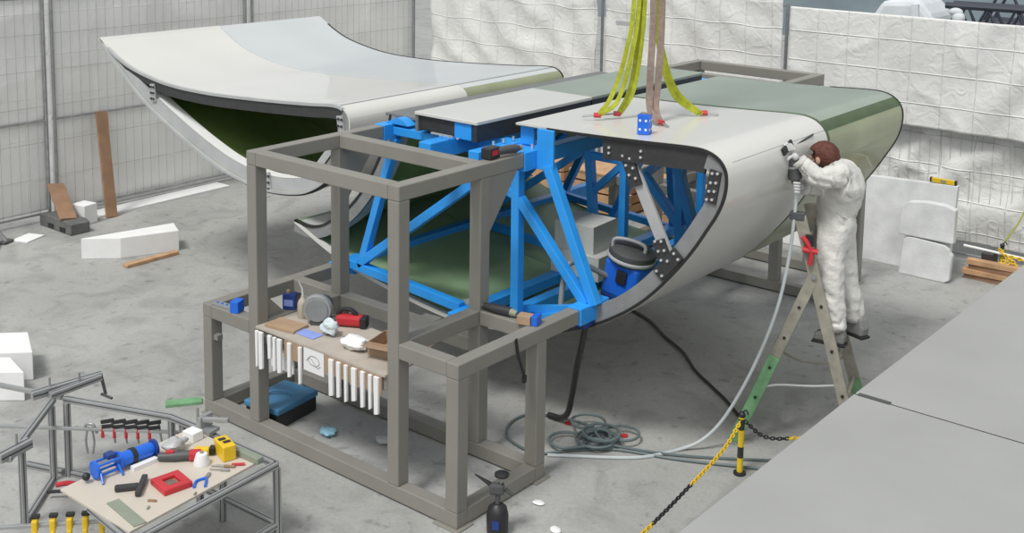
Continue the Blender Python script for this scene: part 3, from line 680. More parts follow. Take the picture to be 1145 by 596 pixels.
# ================================================================== WORKER
def skinned(name, joints, edges, root, sub=2):
    me = bpy.data.meshes.new(name); ks = list(joints)
    me.from_pydata([joints[k][0] for k in ks], [(ks.index(p), ks.index(q)) for p, q in edges], [])
    o = bpy.data.objects.new(name + '_base', me); COL.objects.link(o)
    o.modifiers.new('skin', 'SKIN').use_smooth_shade = True
    for i, k in enumerate(ks):
        r = joints[k][1]; me.skin_vertices[0].data[i].radius = r if isinstance(r, tuple) else (r, r)
        me.skin_vertices[0].data[i].use_root = (k == root)
    sb = o.modifiers.new('sub', 'SUBSURF'); sb.levels = sub; sb.render_levels = sub
    dg = bpy.context.evaluated_depsgraph_get(); ev = o.evaluated_get(dg); m2 = bpy.data.meshes.new_from_object(ev)
    bpy.data.objects.remove(o); return m2
org = Vector((4.0, 2.8, .82))
J = {'pel': ((3.935, 2.79, 1.66), (.145, .17)), 'waist': ((3.945, 2.785, 1.79), (.135, .16)), 'chest': ((3.965, 2.77, 1.96), (.165, .195)), 'upch': ((3.975, 2.76, 2.08), (.13, .175)),
     'neck': ((3.92, 2.745, 2.15), (.062, .062)), 'skull': ((3.855, 2.73, 2.20), (.088, .082)), 'crown': ((3.825, 2.725, 2.25), (.07, .07)),
     'shL': ((4.03, 2.62, 2.12), (.10, .10)), 'elL': ((3.925, 2.47, 2.10), (.083, .083)), 'wrL': ((3.80, 2.42, 2.225), (.056, .056)),
     'shR': ((3.965, 2.91, 2.095), (.095, .095)), 'elR': ((3.87, 2.80, 1.95), (.082, .082)), 'wrR': ((3.785, 2.56, 2.0), (.058, .058)),
     'hiL': ((3.945, 2.69, 1.56), (.115, .12)), 'knL': ((3.99, 2.67, 1.235), (.092, .092)), 'shnL': ((4.015, 2.675, 1.08), (.086, .086)), 'anL': ((4.025, 2.68, .905), (.088, .088)),
     'hiR': ((3.945, 2.885, 1.56), (.115, .12)), 'knR': ((4.00, 2.90, 1.225), (.09, .09)), 'shnR': ((4.04, 2.93, 1.07), (.092, .092)), 'anR': ((4.065, 2.955, .905), (.09, .09))}
E_ = [('pel', 'waist'), ('waist', 'chest'), ('chest', 'upch'), ('upch', 'neck'), ('neck', 'skull'), ('skull', 'crown'), ('upch', 'shL'), ('shL', 'elL'), ('elL', 'wrL'), ('upch', 'shR'), ('shR', 'elR'), ('elR', 'wrR'),
      ('pel', 'hiL'), ('hiL', 'knL'), ('knL', 'shnL'), ('shnL', 'anL'), ('pel', 'hiR'), ('hiR', 'knR'), ('knR', 'shnR'), ('shnR', 'anR')]
person = thing('person', 'person in a white coverall on the ladder sanding the wing nose', 'person', tuple(org))
bmh = skinned('body', J, E_, 'pel', 3)
bmh.materials.clear(); bmh.materials.append(MT['suit']); bmh.materials.append(MT['skin'])
for v in bmh.vertices:
    p = v.co; amt = (.016 if p.z < 1.6 else .019 if p.z < 2.1 else .014) if (p - Vector((3.84, 2.727, 2.225))).length > .13 else 0
    f = noise.noise(Vector((p.x * 7, p.y * 7, p.z * 21 + p.x * 9))) * 1.2 + .5 * noise.noise(p * 19) - .7 * max(0, 1 - abs(noise.noise(Vector((p.x * 5 + p.z * 4, p.y * 5 - p.z * 3, p.z * 6)))) * 7)
    v.co = p + v.normal * f * amt - org
for pg in bmh.polygons:
    c = pg.center + org
    pg.material_index = 1 if ((c - Vector((3.84, 2.727, 2.225))).length < .115) else 0
    pg.use_smooth = True
body = bpy.data.objects.new('body', bmh); COL.objects.link(body); body.parent = person; ORG['body'] = org
# collar, cuffs, waist and trouser hems of the coverall
def ring(name, c, ax, r, w, m, th=.012):
    ax = Vector(ax).normalized(); return obj(name, MB()._lathe([(r - th, 0), (r, .0), (r + .004, w / 2), (r, w), (r - th, w)], Vector(c) - ax * w / 2, ax, 18), m, person)
ring('collar', (3.915, 2.745, 2.14), (-.5, -.1, .75), .085, .05, 'suit')
ring('cuff', (3.80, 2.42, 2.215), (-.62, -.3, .72), .056, .03, 'suit'); ring('cuff', (3.775, 2.56, 1.995), (-.3, -.95, .2), .056, .03, 'suit')
# head details: hair, ears, face
hm = MB().sphere((3.848, 2.728, 2.22), .108, 24, 16, (1.08, .95, .98)); hv = []
for p in hm.v:
    q = p - Vector((3.848, 2.728, 2.22)); f = 1 + .07 * noise.noise(p * 30) + .05 * noise.noise(Vector((p.x * 80, p.y * 80, p.z * 20)))
    if q.x < -.045 and q.z < .03: f *= .72          # the face is free of hair
    if q.z < -.07: f *= .9
    hv.append(Vector((3.848, 2.728, 2.22)) + q * f)
hm.v = hv; obj('hair', hm, 'hair', person)
obj('ear', MB().sphere((3.842, 2.635, 2.195), .026, 10, 6, (.8, .4, 1.2)), 'skin', person); obj('ear', MB().sphere((3.835, 2.822, 2.195), .026, 10, 6, (.8, .4, 1.2)), 'skin', person)
obj('nose', MB().sphere((3.756, 2.722, 2.19), .016, 8, 6, (1.2, .8, 1.2)), 'skin', person)
for y in (2.695, 2.75): obj('eye', MB().sphere((3.767, y, 2.212), .010, 8, 6), 'dgrey', person)
obj('mouth', MB().sphere((3.775, 2.722, 2.158), .016, 8, 6, (.5, 1.3, .35)), 'red', person)
# gloves: palm, four fingers and a thumb closing on the sander
def glove(w, palm, tips, thumb, name='glove'):
    g = {'w': (w, .036), 'p': (palm, (.042, .030))}; e = [('w', 'p')]
    m2 = skinned('palm', g, e, 'w', 1)
    for v in m2.vertices: v.co -= org
    m2.materials.clear(); m2.materials.append(MT['glove']); o = bpy.data.objects.new(name, m2); COL.objects.link(o); o.parent = person; ORG[o.name] = org
    for k, tp in enumerate(tips + [thumb]):
        obj('thumb' if k == len(tips) else 'finger', MB().tube(spline(tp, 4), [.0115] * (4 * (len(tp) - 1)) + [.008], 8), 'glove', o)
glove((3.79, 2.415, 2.225), (3.745, 2.395, 2.275), [[(3.735 + .004 * k, 2.365 + .022 * k, 2.295), (3.722, 2.355 + .022 * k, 2.335 - abs(k - 1.5) * .004), (3.702, 2.345 + .022 * k, 2.345 - abs(k - 1.5) * .005)] for k in range(4)],
      [(3.765, 2.365, 2.26), (3.755, 2.34, 2.25), (3.742, 2.335, 2.23)])
glove((3.77, 2.545, 2.0), (3.765, 2.50, 2.015), [[(3.775, 2.47, 1.985 + .022 * k), (3.795, 2.435, 1.985 + .022 * k), (3.775 - .004 * k, 2.405, 1.99 + .022 * k)] for k in range(4)],
      [(3.745, 2.49, 2.045), (3.735, 2.46, 2.06), (3.74, 2.435, 2.065)])
def boot(c, a_):
    R_ = rz(a_); c = Vector(c); o = obj('boot', MB().prism([(-.14, 0), (.09, 0), (.095, .06), (.07, .14), (-.02, .14), (-.05, .085), (-.13, .06)], lambda x, z, d: tuple(c + R_ @ Vector((x, d, z + .018))), -.045, .045), 'boot', person, .018)
    obj('sole', MB().prism([(-.15, 0), (.10, 0), (.10, .02), (-.145, .02)], lambda x, z, d: tuple(c + R_ @ Vector((x, d, z))), -.048, .048), 'rubber', o, .005)
boot((4.01, 2.68, .818), .15); boot((4.07, 2.955, .818), -.3)
# sander
t = thing('sander', 'dark grey air sander held against the wing nose', 'sander', (3.74, 2.44, 2.06))
SA = Vector((3.745, 2.435, 2.20)); ax = Vector((-.10, -.12, .98)).normalized()
obj('motor_body', MB()._lathe([(.030, -.16), (.034, -.13), (.050, -.125), (.052, -.03), (.046, -.015), (.040, .03), (.028, .06)], SA, ax, 20), 'dgrey', t)
obj('collar_ring', MB()._lathe([(.053, -.008), (.053, .008)], SA + ax * -.03, ax, 20), 'rib', t)
obj('sanding_pad', MB().obox((3.722, 2.37, 2.315), (.02, .17, .055), Matrix.Rotation(-.3, 3, 'Y') @ Matrix.Rotation(.28, 3, 'X')), 'black', t, .004)
obj('inlet', MB().tube([SA - ax * .15, SA - ax * .22], .016, 10), 'black', t)
obj('open_joint', MB().obox((3.706, 2.66, 2.318), (.008, .34, .014), Matrix.Rotation(.12, 3, 'X')), 'dgrey', NOSE)

# ================================================================== HOSES AND CABLES
one('air_hose', MB().tube(spline([SA - ax * .22, (3.765, 2.45, 1.80), (3.75, 2.41, 1.45), (3.715, 2.31, 1.07), (3.60, 2.20, .64), (3.44, 2.13, .27), (3.32, 2.03, .09), (3.194, 1.905, .014), (3.06, 1.64, .012), (2.88, 1.47, .012), (2.70, 1.34, .012), (2.5, 1.19, .012)], 8), .013, 8), 'hose_c', 'pale grey air hose running from the sander down to the floor', 'hose')
coil = [(4.0, 2.15, .012), (3.3, 1.78, .012), (2.85, 1.60, .012), (2.60, 1.38, .012), (2.42, 1.161, .012), (2.109, 1.209, .012), (1.968, 1.403, .012), (1.976, 1.617, .012), (2.2, 1.75, .012), (2.5, 1.78, .012), (2.70, 1.66, .016)]
rnd = random.Random(3)
zc_ = .014
for cx, cy, rr, turns, a0 in ((2.69, 1.62, .125, 2.5, .5), (2.50, 1.43, .135, 1.0, .3), (2.66, 1.58, .15, 1.5, .4), (2.78, 1.77, .12, 1.0, 3.6), (2.66, 1.60, .10, 1.5, 3.5), (2.49, 1.72, .13, 1.0, -.6), (2.68, 1.62, .14, 1.6, 2.6)):
    for k in range(int(turns * 9)):
        zc_ += .0009; an = a0 + k * 2 * PI / 9; coil.append((cx + rr * math.cos(an), cy + rr * math.sin(an), zc_))
coil += [(2.85, 1.62, .03), (3.3, 1.86, .012), (4.0, 2.35, .012)]
one('cable', MB().tube(spline(coil, 7), .0105, 7), 'hose_t', 'grey-green cable lying coiled on the floor beside the support frame', 'cable')
one('suction_hose', MB().tube(spline([(2.65, 1.43, 1.0), (2.62, 1.43, .84), (2.55, 1.465, .62), (2.43, 1.58, .33), (2.34, 1.655, .13), (2.24, 1.70, .04), (2.12, 1.70, .026)], 8), .024, 10), 'hose_b', 'thick black hose hanging from the blue end block to the floor', 'hose')
one('black_cable', MB().tube(spline([(1.0, 4.22, .012), (1.284, 4.133, .012), (1.62, 3.98, .012), (1.93, 3.74, .012), (2.25, 3.53, .012), (2.54, 3.25, .012), (2.80, 3.06, .012), (3.05, 2.88, .012), (3.35, 2.62, .012)], 8), .014, 8), 'hose_b', 'black cable snaking over the shaded floor under the wing', 'cable')
t = thing('strap', 'thin black strap dangling from the frame rail with the cordless tools', 'strap', (2.69, .64, .83))
obj('webbing', MB().beam((2.678, .575, 1.135), (2.682, .60, 1.0), .022, .006, (1, 0, 0)).beam((2.682, .60, 1.0), (2.684, .665, .84), .022, .006, (1, 0, 0)), 'black', t); obj('tip', MB().box((2.674, .65, .80), (2.694, .68, .85)), 'rubber', t)
for k, (x, y) in enumerate(((2.30, 1.72), (2.75, 1.83))):
    one('red_marker', MB()._lathe([(.025, .0), (.028, .012), (.012, .02)], Vector((x, y, 0.0)), Vector((0, 0, 1)), 10), 'red', ['small red cap on the floor by the end of the black hose', 'small red cap on the floor beyond the coiled cable'][k], 'cap')

# ================================================================== BARRIER POSTS AND CHAIN
def barrier(x, y, h, label):
    t = thing('barrier_post', label, 'post', (x, y, 0))
    obj('pole', MB().tube([(x, y, .02), (x, y, h)], .022, 12), 'yb', t); obj('cap', MB().sphere((x, y, h + .015), .027, 10, 6), 'black', t)
    obj('hook', MB().tube(spline([(x, y, h + .03), (x + .03, y, h + .06), (x + .05, y, h + .03)], 4), .006, 6), 'black', t)
    obj('base', MB()._lathe([(.045, 0), (.045, .015), (.03, .02)], Vector((x, y, 0)), Vector((0, 0, 1)), 20), 'black', t)
barrier(3.70, 1.89, .43, 'yellow and black banded barrier post by the ladder foot')
barrier(3.95, -1.2, .43, 'yellow and black banded barrier post beyond the chain')
barrier(3.78, 7.62, .36, 'yellow and black banded barrier post beside the wood stack')
def chain(pts, label, r=.019, w=.005, cols=('yellow',)):
    P_ = spline(pts, 14); t = thing('chain', label, 'chain', tuple(P_[0])); L = [0]
    for i in range(1, len(P_)): L.append(L[-1] + (P_[i] - P_[i - 1]).length)
    n = int(L[-1] / (r * 1.55)); mbs = {c: MB() for c in cols}
    for k in range(n):
        s_ = L[-1] * (k + .5) / n; i = max(j for j in range(len(L)) if L[j] <= s_); i = min(i, len(P_) - 2)
        f = (s_ - L[i]) / max(1e-6, L[i + 1] - L[i]); c = P_[i].lerp(P_[i + 1], f); d = (P_[i + 1] - P_[i]).normalized()
        x = d.cross(Vector((0, 0, 1))).normalized(); y = x if k % 2 else d.cross(x)
        col = cols[int(k / n * len(cols))]
        ring_ = [c + d * (r * 1.05 * math.cos(q)) + y * (r * .62 * math.sin(q)) for q in [2 * PI * j / 8 for j in range(9)]]
        mbs[col].tube(ring_, w, 5, False)
    for c in mbs:
        o = obj({'yellow': 'yellow_links', 'rubber': 'black_links'}[c], mbs[c], c, t); o['kind'] = 'stuff'
    return t
chain([(3.70, 1.87, .40), (3.745, 1.55, .33), (3.80, 1.0, .30), (3.88, .25, .30), (3.95, -.6, .36), (3.95, -1.18, .41)], 'yellow chain with a black stretch sagging between two banded posts', cols=('yellow', 'yellow', 'yellow', 'rubber', 'rubber', 'yellow', 'yellow', 'yellow', 'yellow', 'yellow', 'yellow'))
chain([(3.72, 1.90, .40), (3.80, 2.08, .24), (3.95, 2.30, .20), (4.15, 2.5, .22), (4.40, 2.9, .30)], 'short yellow and black chain passing behind the ladder foot', cols=('rubber', 'yellow', 'yellow'))
chain([(3.76, 7.58, .34), (3.86, 7.55, .26), (3.78, 7.5, .20), (3.92, 7.5, .24), (3.84, 7.45, .14), (3.98, 7.5, .2), (3.9, 7.5, .30), (4.2, 7.6, .24)], 'heap of yellow chain on the post beside the wood stack', r=.026, w=.007)
one('yellow_strap', MB().tube(spline([(3.78, 7.62, .38), (3.95, 7.70, .75), (4.02, 7.74, 1.2), (4.04, 7.76, 1.5)], 6), .008, 6), 'sling', 'thin yellow cord tied to the tarpaulin above the chain heap', 'cord')

# ================================================================== FOAM AND WOOD BY THE BACK FENCE
one('foam_slab', MB().prism([(2.05, .0), (3.32, .0), (3.32, .985), (2.05, .93)], lambda p, q, d: (p, d + q * .16, q), 7.29, 7.36), 'foam_d', 'large flat white foam slab leaning behind the two rounded slabs', 'foam slab', None, .006)
RR = [(2.86, .0), (3.36, .0), (3.41, .03), (3.42, .30), (3.39, .33), (3.385, .36), (3.33, .40), (3.0, .425), (2.93, .42), (2.88, .38)]
one('rounded_slab', MB().prism(RR, lambda p, q, d: (p, d + q * .12, q), 7.06, 7.14), 'foam_d', 'white foam slab with rounded top corners standing on the floor', 'foam slab', None, .012)
RR2 = [(2.82, .43), (3.42, .43), (3.41, .79), (3.30, .825), (3.1, .83), (2.9, .80), (2.83, .74)]
one('rounded_slab', MB().prism(RR2, lambda p, q, d: (p, d + q * .12, q), 7.05, 7.15), 'foam_d', 'white foam slab with a curved top resting on the lower slab', 'foam slab', None, .012)
t = thing('spirit_level', 'yellow spirit level lying on the tall foam slab', 'level', (3.17, 7.48, .985)); obj('bar', MB().box((3.02, 7.455, .986), (3.29, 7.49, 1.035)), 'yellow', t, .004); obj('vial', MB().box((3.13, 7.45, 1.0), (3.19, 7.456, 1.025)), 'slate', t)
for k in range(2): obj('end_cap', MB().box((3.01 + .27 * k, 7.453, .985), (3.03 + .27 * k, 7.492, 1.037)), 'black', t)
for k, (z, x0, x1, y, m) in enumerate(((.0, 3.46, 4.4, 7.45, 'wood_d'), (.055, 3.44, 4.3, 7.44, 'wood'), (.11, 3.5, 4.4, 7.46, 'wood_d'), (.165, 3.48, 4.2, 7.45, 'wood'))):
    one('timber', MB().obox(((x0 + x1) / 2, y, z + .0275), (x1 - x0, .10, .053), rz(.05 * (k % 2))), m, ['brown timber at the bottom of the stack by the foam slabs', 'pale timber lying on the bottom brown one', 'brown timber third up in the stack by the foam slabs', 'pale timber on top of the stack by the foam slabs'][k], 'timber', 'stacked timbers', .003)
one('white_pipe', MB().tube([(3.38, 7.60, .30), (4.6, 7.55, .28)], .016, 8), 'foam', 'thin white pipe lying above the timber stack', 'pipe')
one('pipe_rest', MB().box((3.60, 7.5, 0), (3.72, 7.7, .285)), 'carbon', 'dark block behind the timber stack carrying the white pipe', 'block', None, .006)
one('pipe_rest', MB().box((4.45, 7.5, 0), (4.57, 7.65, .265)), 'carbon', 'dark block holding the outer end of the white pipe', 'block', None, .006)
# timber and crates seen through the wing
def crate(x, y, label, w=.8, d=.6, h=.52):
    t = thing('wooden_crate', label, 'crate', (x, y, 0), 'wooden crates behind the wing')
    for s_ in (0, 1):
        for k in range(4):
            z = .03 + k * h / 4
            obj('slat', MB().box((x, y + s_ * d, z), (x + w, y + s_ * d + .02, z + h / 4 - .025)), 'wood', t); obj('slat', MB().box((x + s_ * w, y + .02, z), (x + s_ * w + .02, y + d, z + h / 4 - .025)), 'wood', t)
        for q in (0, 1): obj('corner_post', MB().box((x + s_ * (w - .06) + .02, y + q * (d - .07) + .02, 0), (x + s_ * (w - .06) + .06, y + q * (d - .07) + .07, h)), 'wood_d', t)
    obj('lid', MB().box((x - .01, y - .01, h), (x + w + .03, y + d + .03, h + .02)), 'wood', t)
crate(-2.45, 6.9, 'pale wooden crate farthest behind the wing, beside the fence corner'); crate(-1.4, 6.75, 'pale wooden crate between the fence and the far support frame'); crate(-.35, 6.9, 'pale wooden crate standing right behind the far support frame')
one('white_sheet', MB().obox((1.32, 7.3, .45), (1.35, .05, .9), Matrix.Rotation(-.12, 3, 'X')), 'foam', 'white sheet propped behind the far support frame', 'sheet')

# ================================================================== LEFT SIDE OF THE FLOOR
mb = MB(); A_ = [(-3.95, 1.30), (-3.90, 1.45), (-3.83, 2.30), (-3.48, 2.22), (-3.62, 1.70)]
mb = MB().prism([(-4.16, 1.42), (-3.93, 2.46), (-3.63, 2.32), (-3.86, 1.72)], XY, 0, .235)
one('foam_wedge', mb, 'foam', 'long white foam wedge alone on the open floor', 'foam wedge', None, .006)
one('wood_strip', MB().obox((-3.55, 1.90, .02), (.09, .66, .035), rz(.0)), 'wood', 'thin pale wooden strip lying beside the foam wedge', 'strip', None, .003)
one('foam_offcut', MB().prism([(-2.0, -.37), (-1.56, -.57), (-2.06, -1.10), (-2.50, -.90)], XY, 0, .25), 'foam', 'white foam block lying farther back by the aluminium stand', 'foam block', None, .008)
one('foam_offcut', MB().prism([(-1.61, -.74), (-1.24, -.82), (-1.66, -1.20), (-2.03, -1.12)], XY, 0, .245), 'foam', 'white slanted foam block in front of another by the aluminium stand', 'foam block', None, .008)
one('leaning_plank', MB().beam((-5.36, 2.55, .005), (-5.755, 2.69, 1.27), .15, .03, (1, 0, .3)), 'wood_d', 'tall brown plank leaning against the fence', 'plank', None, .003)
one('leaning_board', MB().beam((-5.18, 1.87, .16), (-5.70, 2.01, .47), .20, .03, (.6, 0, 1)), 'wood_d', 'short brown board leaning on the concrete foot', 'board', None, .003)
t = thing('concrete_block', 'dark concrete fence foot carrying the short brown board', 'fence foot', (-5.36, 1.93, 0))
obj('block', MB().prism([(-5.72, 0), (-5.02, 0), (-5.02, .13), (-5.10, .155), (-5.64, .155), (-5.72, .13)], XZ, 1.80, 2.05), 'conc', t, .01)
for k in range(2): obj('slot', MB().box((-5.52 + .26 * k, 1.793, .02), (-5.40 + .26 * k, 1.80, .07)), 'rubber', t)
one('white_carton', MB().obox((-5.42, 2.22, .12), (.22, .20, .24), rz(.2)), 'foam', 'small white carton beside the concrete foot', 'carton', None, .006)
one('white_sheet', MB().obox((-5.62, 3.45, .012), (.28, 2.0, .022), rz(.02)), 'foam', 'long white strip lying on the floor along the fence', 'sheet')
one('white_sheet', MB().obox((-5.30, 1.42, .008), (.22, .30, .012), rz(.4)), 'foam', 'small white sheet on the floor beside the pole stand', 'sheet')
t = thing('pole_stand', 'black pole stand with a pale foot at the fence', 'stand', (-5.35, 1.10, 0))
obj('pole', MB().tube([(-5.45, 1.10, .03), (-5.62, .98, .45)], .018, 8), 'black', t); obj('lower_pole', MB().tube([(-5.33, 1.17, .02), (-5.45, 1.10, .20)], .022, 8), 'steel', t)
obj('foot', MB().obox((-5.33, 1.17, .015), (.10, .16, .03), rz(.4)), 'dgrey', t, .006); obj('leg', MB().beam((-5.45, 1.06, .18), (-5.12, .92, .02), .07, .03), 'foam', t)

# ================================================================== TOOL SHELF ON THE NEAR FRAME
SZ = .885
one('shelf_board', MB().box((.672, -.02, .870), (2.030, .52, SZ)), 'card_g', 'dusty cardboard shelf laid in the support frame under the tools', 'shelf')
one('cardboard_apron', MB().box((1.00, -.022, .735), (1.20, -.012, .868)), 'card', 'brown cardboard flap hanging behind the shorter row of white strips', 'cardboard')
one('cardboard_apron', MB().box((1.43, -.022, .74), (2.0, -.012, .868)), 'card', 'brown cardboard flap hanging behind the longer row of white strips', 'cardboard')
t = thing('drawing', 'white paper with a pencil sketch hanging off the shelf edge', 'paper', (1.32, -.02, .70))
obj('sheet', MB().box((1.21, -.021, .70), (1.425, -.017, .868)), 'paper', t)
obj('sketch_line', MB().tube([(1.24 + .075 * k / 6 * 2, -.0225, .775 + .03 * math.sin(k)) for k in range(7)], .002, 5), 'pencil', t)
obj('sketch_line', MB().tube([(1.32 + .06 * math.cos(q), -.0225, .79 + .035 * math.sin(q)) for q in [k * PI / 6 for k in range(13)]], .002, 5), 'pencil', t)
st = [(.705, .27, 0), (.750, .28, 0), (.850, .17, 0), (.905, .25, 0), (.960, .25, 0), (1.070, .25, 0), (1.185, .27, 0)]
st2 = [(1.515, .26, 1), (1.590, .25, 1), (1.665, .26, 1), (1.745, .23, 1), (1.830, .25, 1), (1.905, .24, 1), (1.965, .26, 1)]
for i, (x, l, g) in enumerate(st + st2):
    w = .030 + .008 * ((i * 5) % 3)
    one('foam_strip', MB().prism([(x - w / 2, .862), (x + w / 2, .862), (x + w / 2 - .002, .862 - l), (x - w / 2 + .006, .862 - l - .012)], XZ, -.043, -.023), 'foam', ['narrow white strip in the row hanging before the white back sheet', 'narrow white strip in the row hanging beyond the pencil drawing'][g], 'strip', ['white strips hung in the first row', 'white strips hung in the second row'][g], .003)
one('back_sheet', MB().box((.80, .02, .60), (1.05, .03, .764)), 'paper', 'white sheet hanging behind the row of white strips', 'sheet')
# cans and boxes on the rails
def can(x, y, z, label, w=.10, d=.065, h=.125):
    t = thing('tin_can', label, 'can', (x, y, z)); obj('body', MB().obox((x, y, z + h / 2), (w, d, h), rz(.5)), 'blued', t, .006)
    obj('spout', MB()._lathe([(.015, 0), (.015, .02)], Vector((x - .02, y, z + h)), Vector((0, 0, 1)), 12), 'wood', t)
    obj('label_patch', MB().obox(Vector((x, y, z + h * .45)) + rz(.5) @ Vector((0, -d / 2 - .001, 0)), (w * .7, .002, h * .4), rz(.5)), 'bluel', t)
can(.615, .36, .9, 'navy blue tin can with a pale label on the frame rail')
one('blue_carton', MB().obox((.36, .055, .945), (.07, .10, .09), rz(.4)), 'bluep', 'small bright blue carton on the front rail corner bay', 'carton', None, .004)
t = thing('metal_tray', 'grey metal strip with blue spots on the front rail corner bay', 'strip', (.22, .10, .9)); obj('strip', MB().obox((.20, .06, .908), (.22, .07, .012), rz(.1)), 'alu', t)
for k in range(4): obj('blue_spot', MB()._lathe([(.009, 0), (.009, .008)], Vector((.12 + .05 * k, .055 + .005 * k, .914)), Vector((0, 0, 1)), 8), 'bluep', t)
t = thing('bottle', 'tan plastic bottle with a long thin nozzle on the shelf', 'bottle', (.80, .33, SZ))
obj('body', MB()._lathe([(.038, 0), (.042, .01), (.042, .11), (.03, .14), (.016, .155), (.014, .175)], Vector((.80, .33, SZ)), Vector((0, 0, 1)), 18), 'tan', t)
obj('nozzle', MB().tube([(.80, .33, SZ + .17), (.78, .34, SZ + .22), (.73, .35, SZ + .26)], [.010, .006, .004], 8), 'rib', t)
t = thing('bench_grinder', 'grey bench grinder with a shiny round wheel guard on the shelf', 'grinder', (.98, .33, SZ))
D = Vector((.55, -.83, 0)).normalized()
obj('guard', MB()._lathe([(.02, -.03), (.105, -.03), (.115, -.015), (.115, .015), (.105, .03), (.02, .03)], Vector((.99, .31, SZ + .118)), D, 26), 'alu', t)
obj('wheel', MB()._lathe([(.085, 0), (.085, .012)], Vector((.99, .31, SZ + .118)) + D * .03, D, 26), 'rib_d', t)
obj('motor', MB()._lathe([(.06, 0), (.065, .02), (.065, .15), (.05, .17)], Vector((.97, .345, SZ + .10)), -D, 18), 'dgrey', t); obj('foot', MB().obox((.96, .37, SZ + .02), (.12, .2, .04), rz(.58)), 'dgrey', t, .004)
one('foam_piece', MB().obox((.93, .42, SZ + .075), (.11, .02, .15), rz(.3)), 'foam', 'bright white foam piece standing behind the bench grinder', 'foam piece')
t = thing('jigsaw', 'bright red power tool with a black grip on the shelf', 'power tool', (1.20, .44, SZ))
obj('body', MB().obox((1.20, .44, SZ + .05), (.21, .085, .085), rz(.5)), 'red', t, .025); obj('grip', MB().tube(spline([(1.12, .39, SZ + .085), (1.15, .41, SZ + .13), (1.21, .44, SZ + .13), (1.25, .465, SZ + .09)], 5), .018, 8), 'black', t)
obj('nose', MB().obox((1.10, .385, SZ + .035), (.06, .06, .06), rz(.5)), 'dgrey', t, .01); obj('battery', MB().obox((1.30, .49, SZ + .045), (.05, .09, .08), rz(.5)), 'black', t, .008)
one('sandpaper_sheet', MB().obox((1.05, .13, SZ + .004), (.29, .10, .005), rz(.02)), 'bluel', 'flat blue paper sheet on the shelf', 'sheet')
def crumple(c, r, sc, seed):
    m_ = MB().sphere(c, r, 22, 14, sc); c = Vector(c)
    m_.v = [c + (p - c) * (1 + .45 * noise.noise(p * 22 + Vector((seed, 0, 0))) + .2 * noise.noise(p * 50)) for p in m_.v]
    zmin = min(p.z for p in m_.v)
    return m_, zmin
for k, (c, r, sc, m, lb) in enumerate((((1.22, .22), .075, (1, .8, .7), 'cloth', 'crumpled pale blue cloth beside the blue paper sheet'), ((1.54, .16), .085, (1.2, .8, .55), 'paper', 'crumpled white cloth beside the open cardboard box'))):
    m_, zm = crumple((c[0], c[1], SZ + .1), r, sc, k * 5.0); m_.v = [p + Vector((0, 0, SZ - zm)) for p in m_.v]; one('rag', m_, m, lb, 'cloth')
one('glue_gun', MB().beam((1.38, .20, SZ + .02), (1.50, .27, SZ + .02), .035).beam((1.42, .23, SZ + .02), (1.45, .18, SZ + .02), .03), 'dgrey', 'small dark glue gun between the two crumpled cloths', 'tool', None, .006)
one('cardboard_piece', MB().obox((.86, .12, SZ + .012), (.28, .17, .022), rz(.15)), 'card', 'flat cardboard piece at the post end of the shelf', 'cardboard', None, .002)
t = thing('cardboard_box', 'open brown cardboard box at the end of the shelf', 'box', (1.80, .30, SZ)); Rb = rz(.25); cb = Vector((1.80, .30, SZ))
for p, q in (((-.14, 0, .05), (.006, .24, .1)), ((.14, 0, .05), (.006, .24, .1)), ((0, -.12, .05), (.28, .006, .1)), ((0, .12, .05), (.28, .006, .1)), ((0, 0, .003), (.28, .24, .006))): obj('side', MB().obox(cb + Rb @ Vector(p), q, Rb), 'card', t)
obj('flap', MB().obox(cb + Rb @ Vector((.20, 0, .085)), (.12, .24, .006), Rb @ Matrix.Rotation(.35, 3, 'Y')), 'card', t); obj('flap', MB().obox(cb + Rb @ Vector((0, -.165, .09)), (.28, .10, .006), Rb @ Matrix.Rotation(-.25, 3, 'X')), 'card', t)
one('steel_plate', MB().obox((1.62, .66, .915), (.16, .55, .03), rz(.1)), 'grey', 'loose grey steel plate reaching over the back rail behind the shelf', 'plate', None, .004)
t = thing('tool_case', 'flat black case with a blue lid on the floor inside the frame', 'case', (.50, .33, 0)); 
obj('tub', MB().obox((.50, .36, .06), (.34, .44, .12), rz(.12)), 'black', t, .012); obj('lid', MB().obox((.50, .36, .145), (.36, .46, .05), rz(.12)), 'bluec', t, .012); obj('handle', MB().tube(spline([(.42, .28, .17), (.45, .32, .20), (.53, .37, .20), (.57, .40, .17)], 5), .010, 8), 'bluec', t)
m_, zm = crumple((1.02, .37, .1), .07, (1.2, .8, .35), 9); m_.v = [p - Vector((0, 0, zm)) for p in m_.v]; one('face_mask', m_, 'mask', 'crumpled light blue face mask on the floor inside the frame', 'mask')
m_, zm = crumple((1.45, .55, .1), .06, (1.3, .9, .4), 14); m_.v = [p - Vector((0, 0, zm)) for p in m_.v]; one('plastic_scrap', m_, 'rib', 'pale crumpled plastic scrap on the floor inside the frame', 'scrap')
# cordless drill on the top rail
t = thing('cordless_drill', 'dark cordless drill with a red mark lying on the top rail', 'drill', (2.085, 1.10, H))
obj('battery', MB().obox((2.06, 1.02, H + .045), (.09, .13, .085), rz(.1)), 'black', t, .012); obj('red_mark', MB().obox((2.107, 1.015, H + .05), (.004, .07, .035), rz(.1)), 'red', t)
obj('body', MB().tube([(2.085, 1.06, H + .05), (2.10, 1.17, H + .05), (2.105, 1.24, H + .045), (2.11, 1.28, H + .045)], [.030, .034, .034, .022], 12), 'dgrey', t); obj('chuck', MB().tube([(2.11, 1.27, H + .045), (2.115, 1.305, H + .045)], .02, 12), 'rib_d', t)
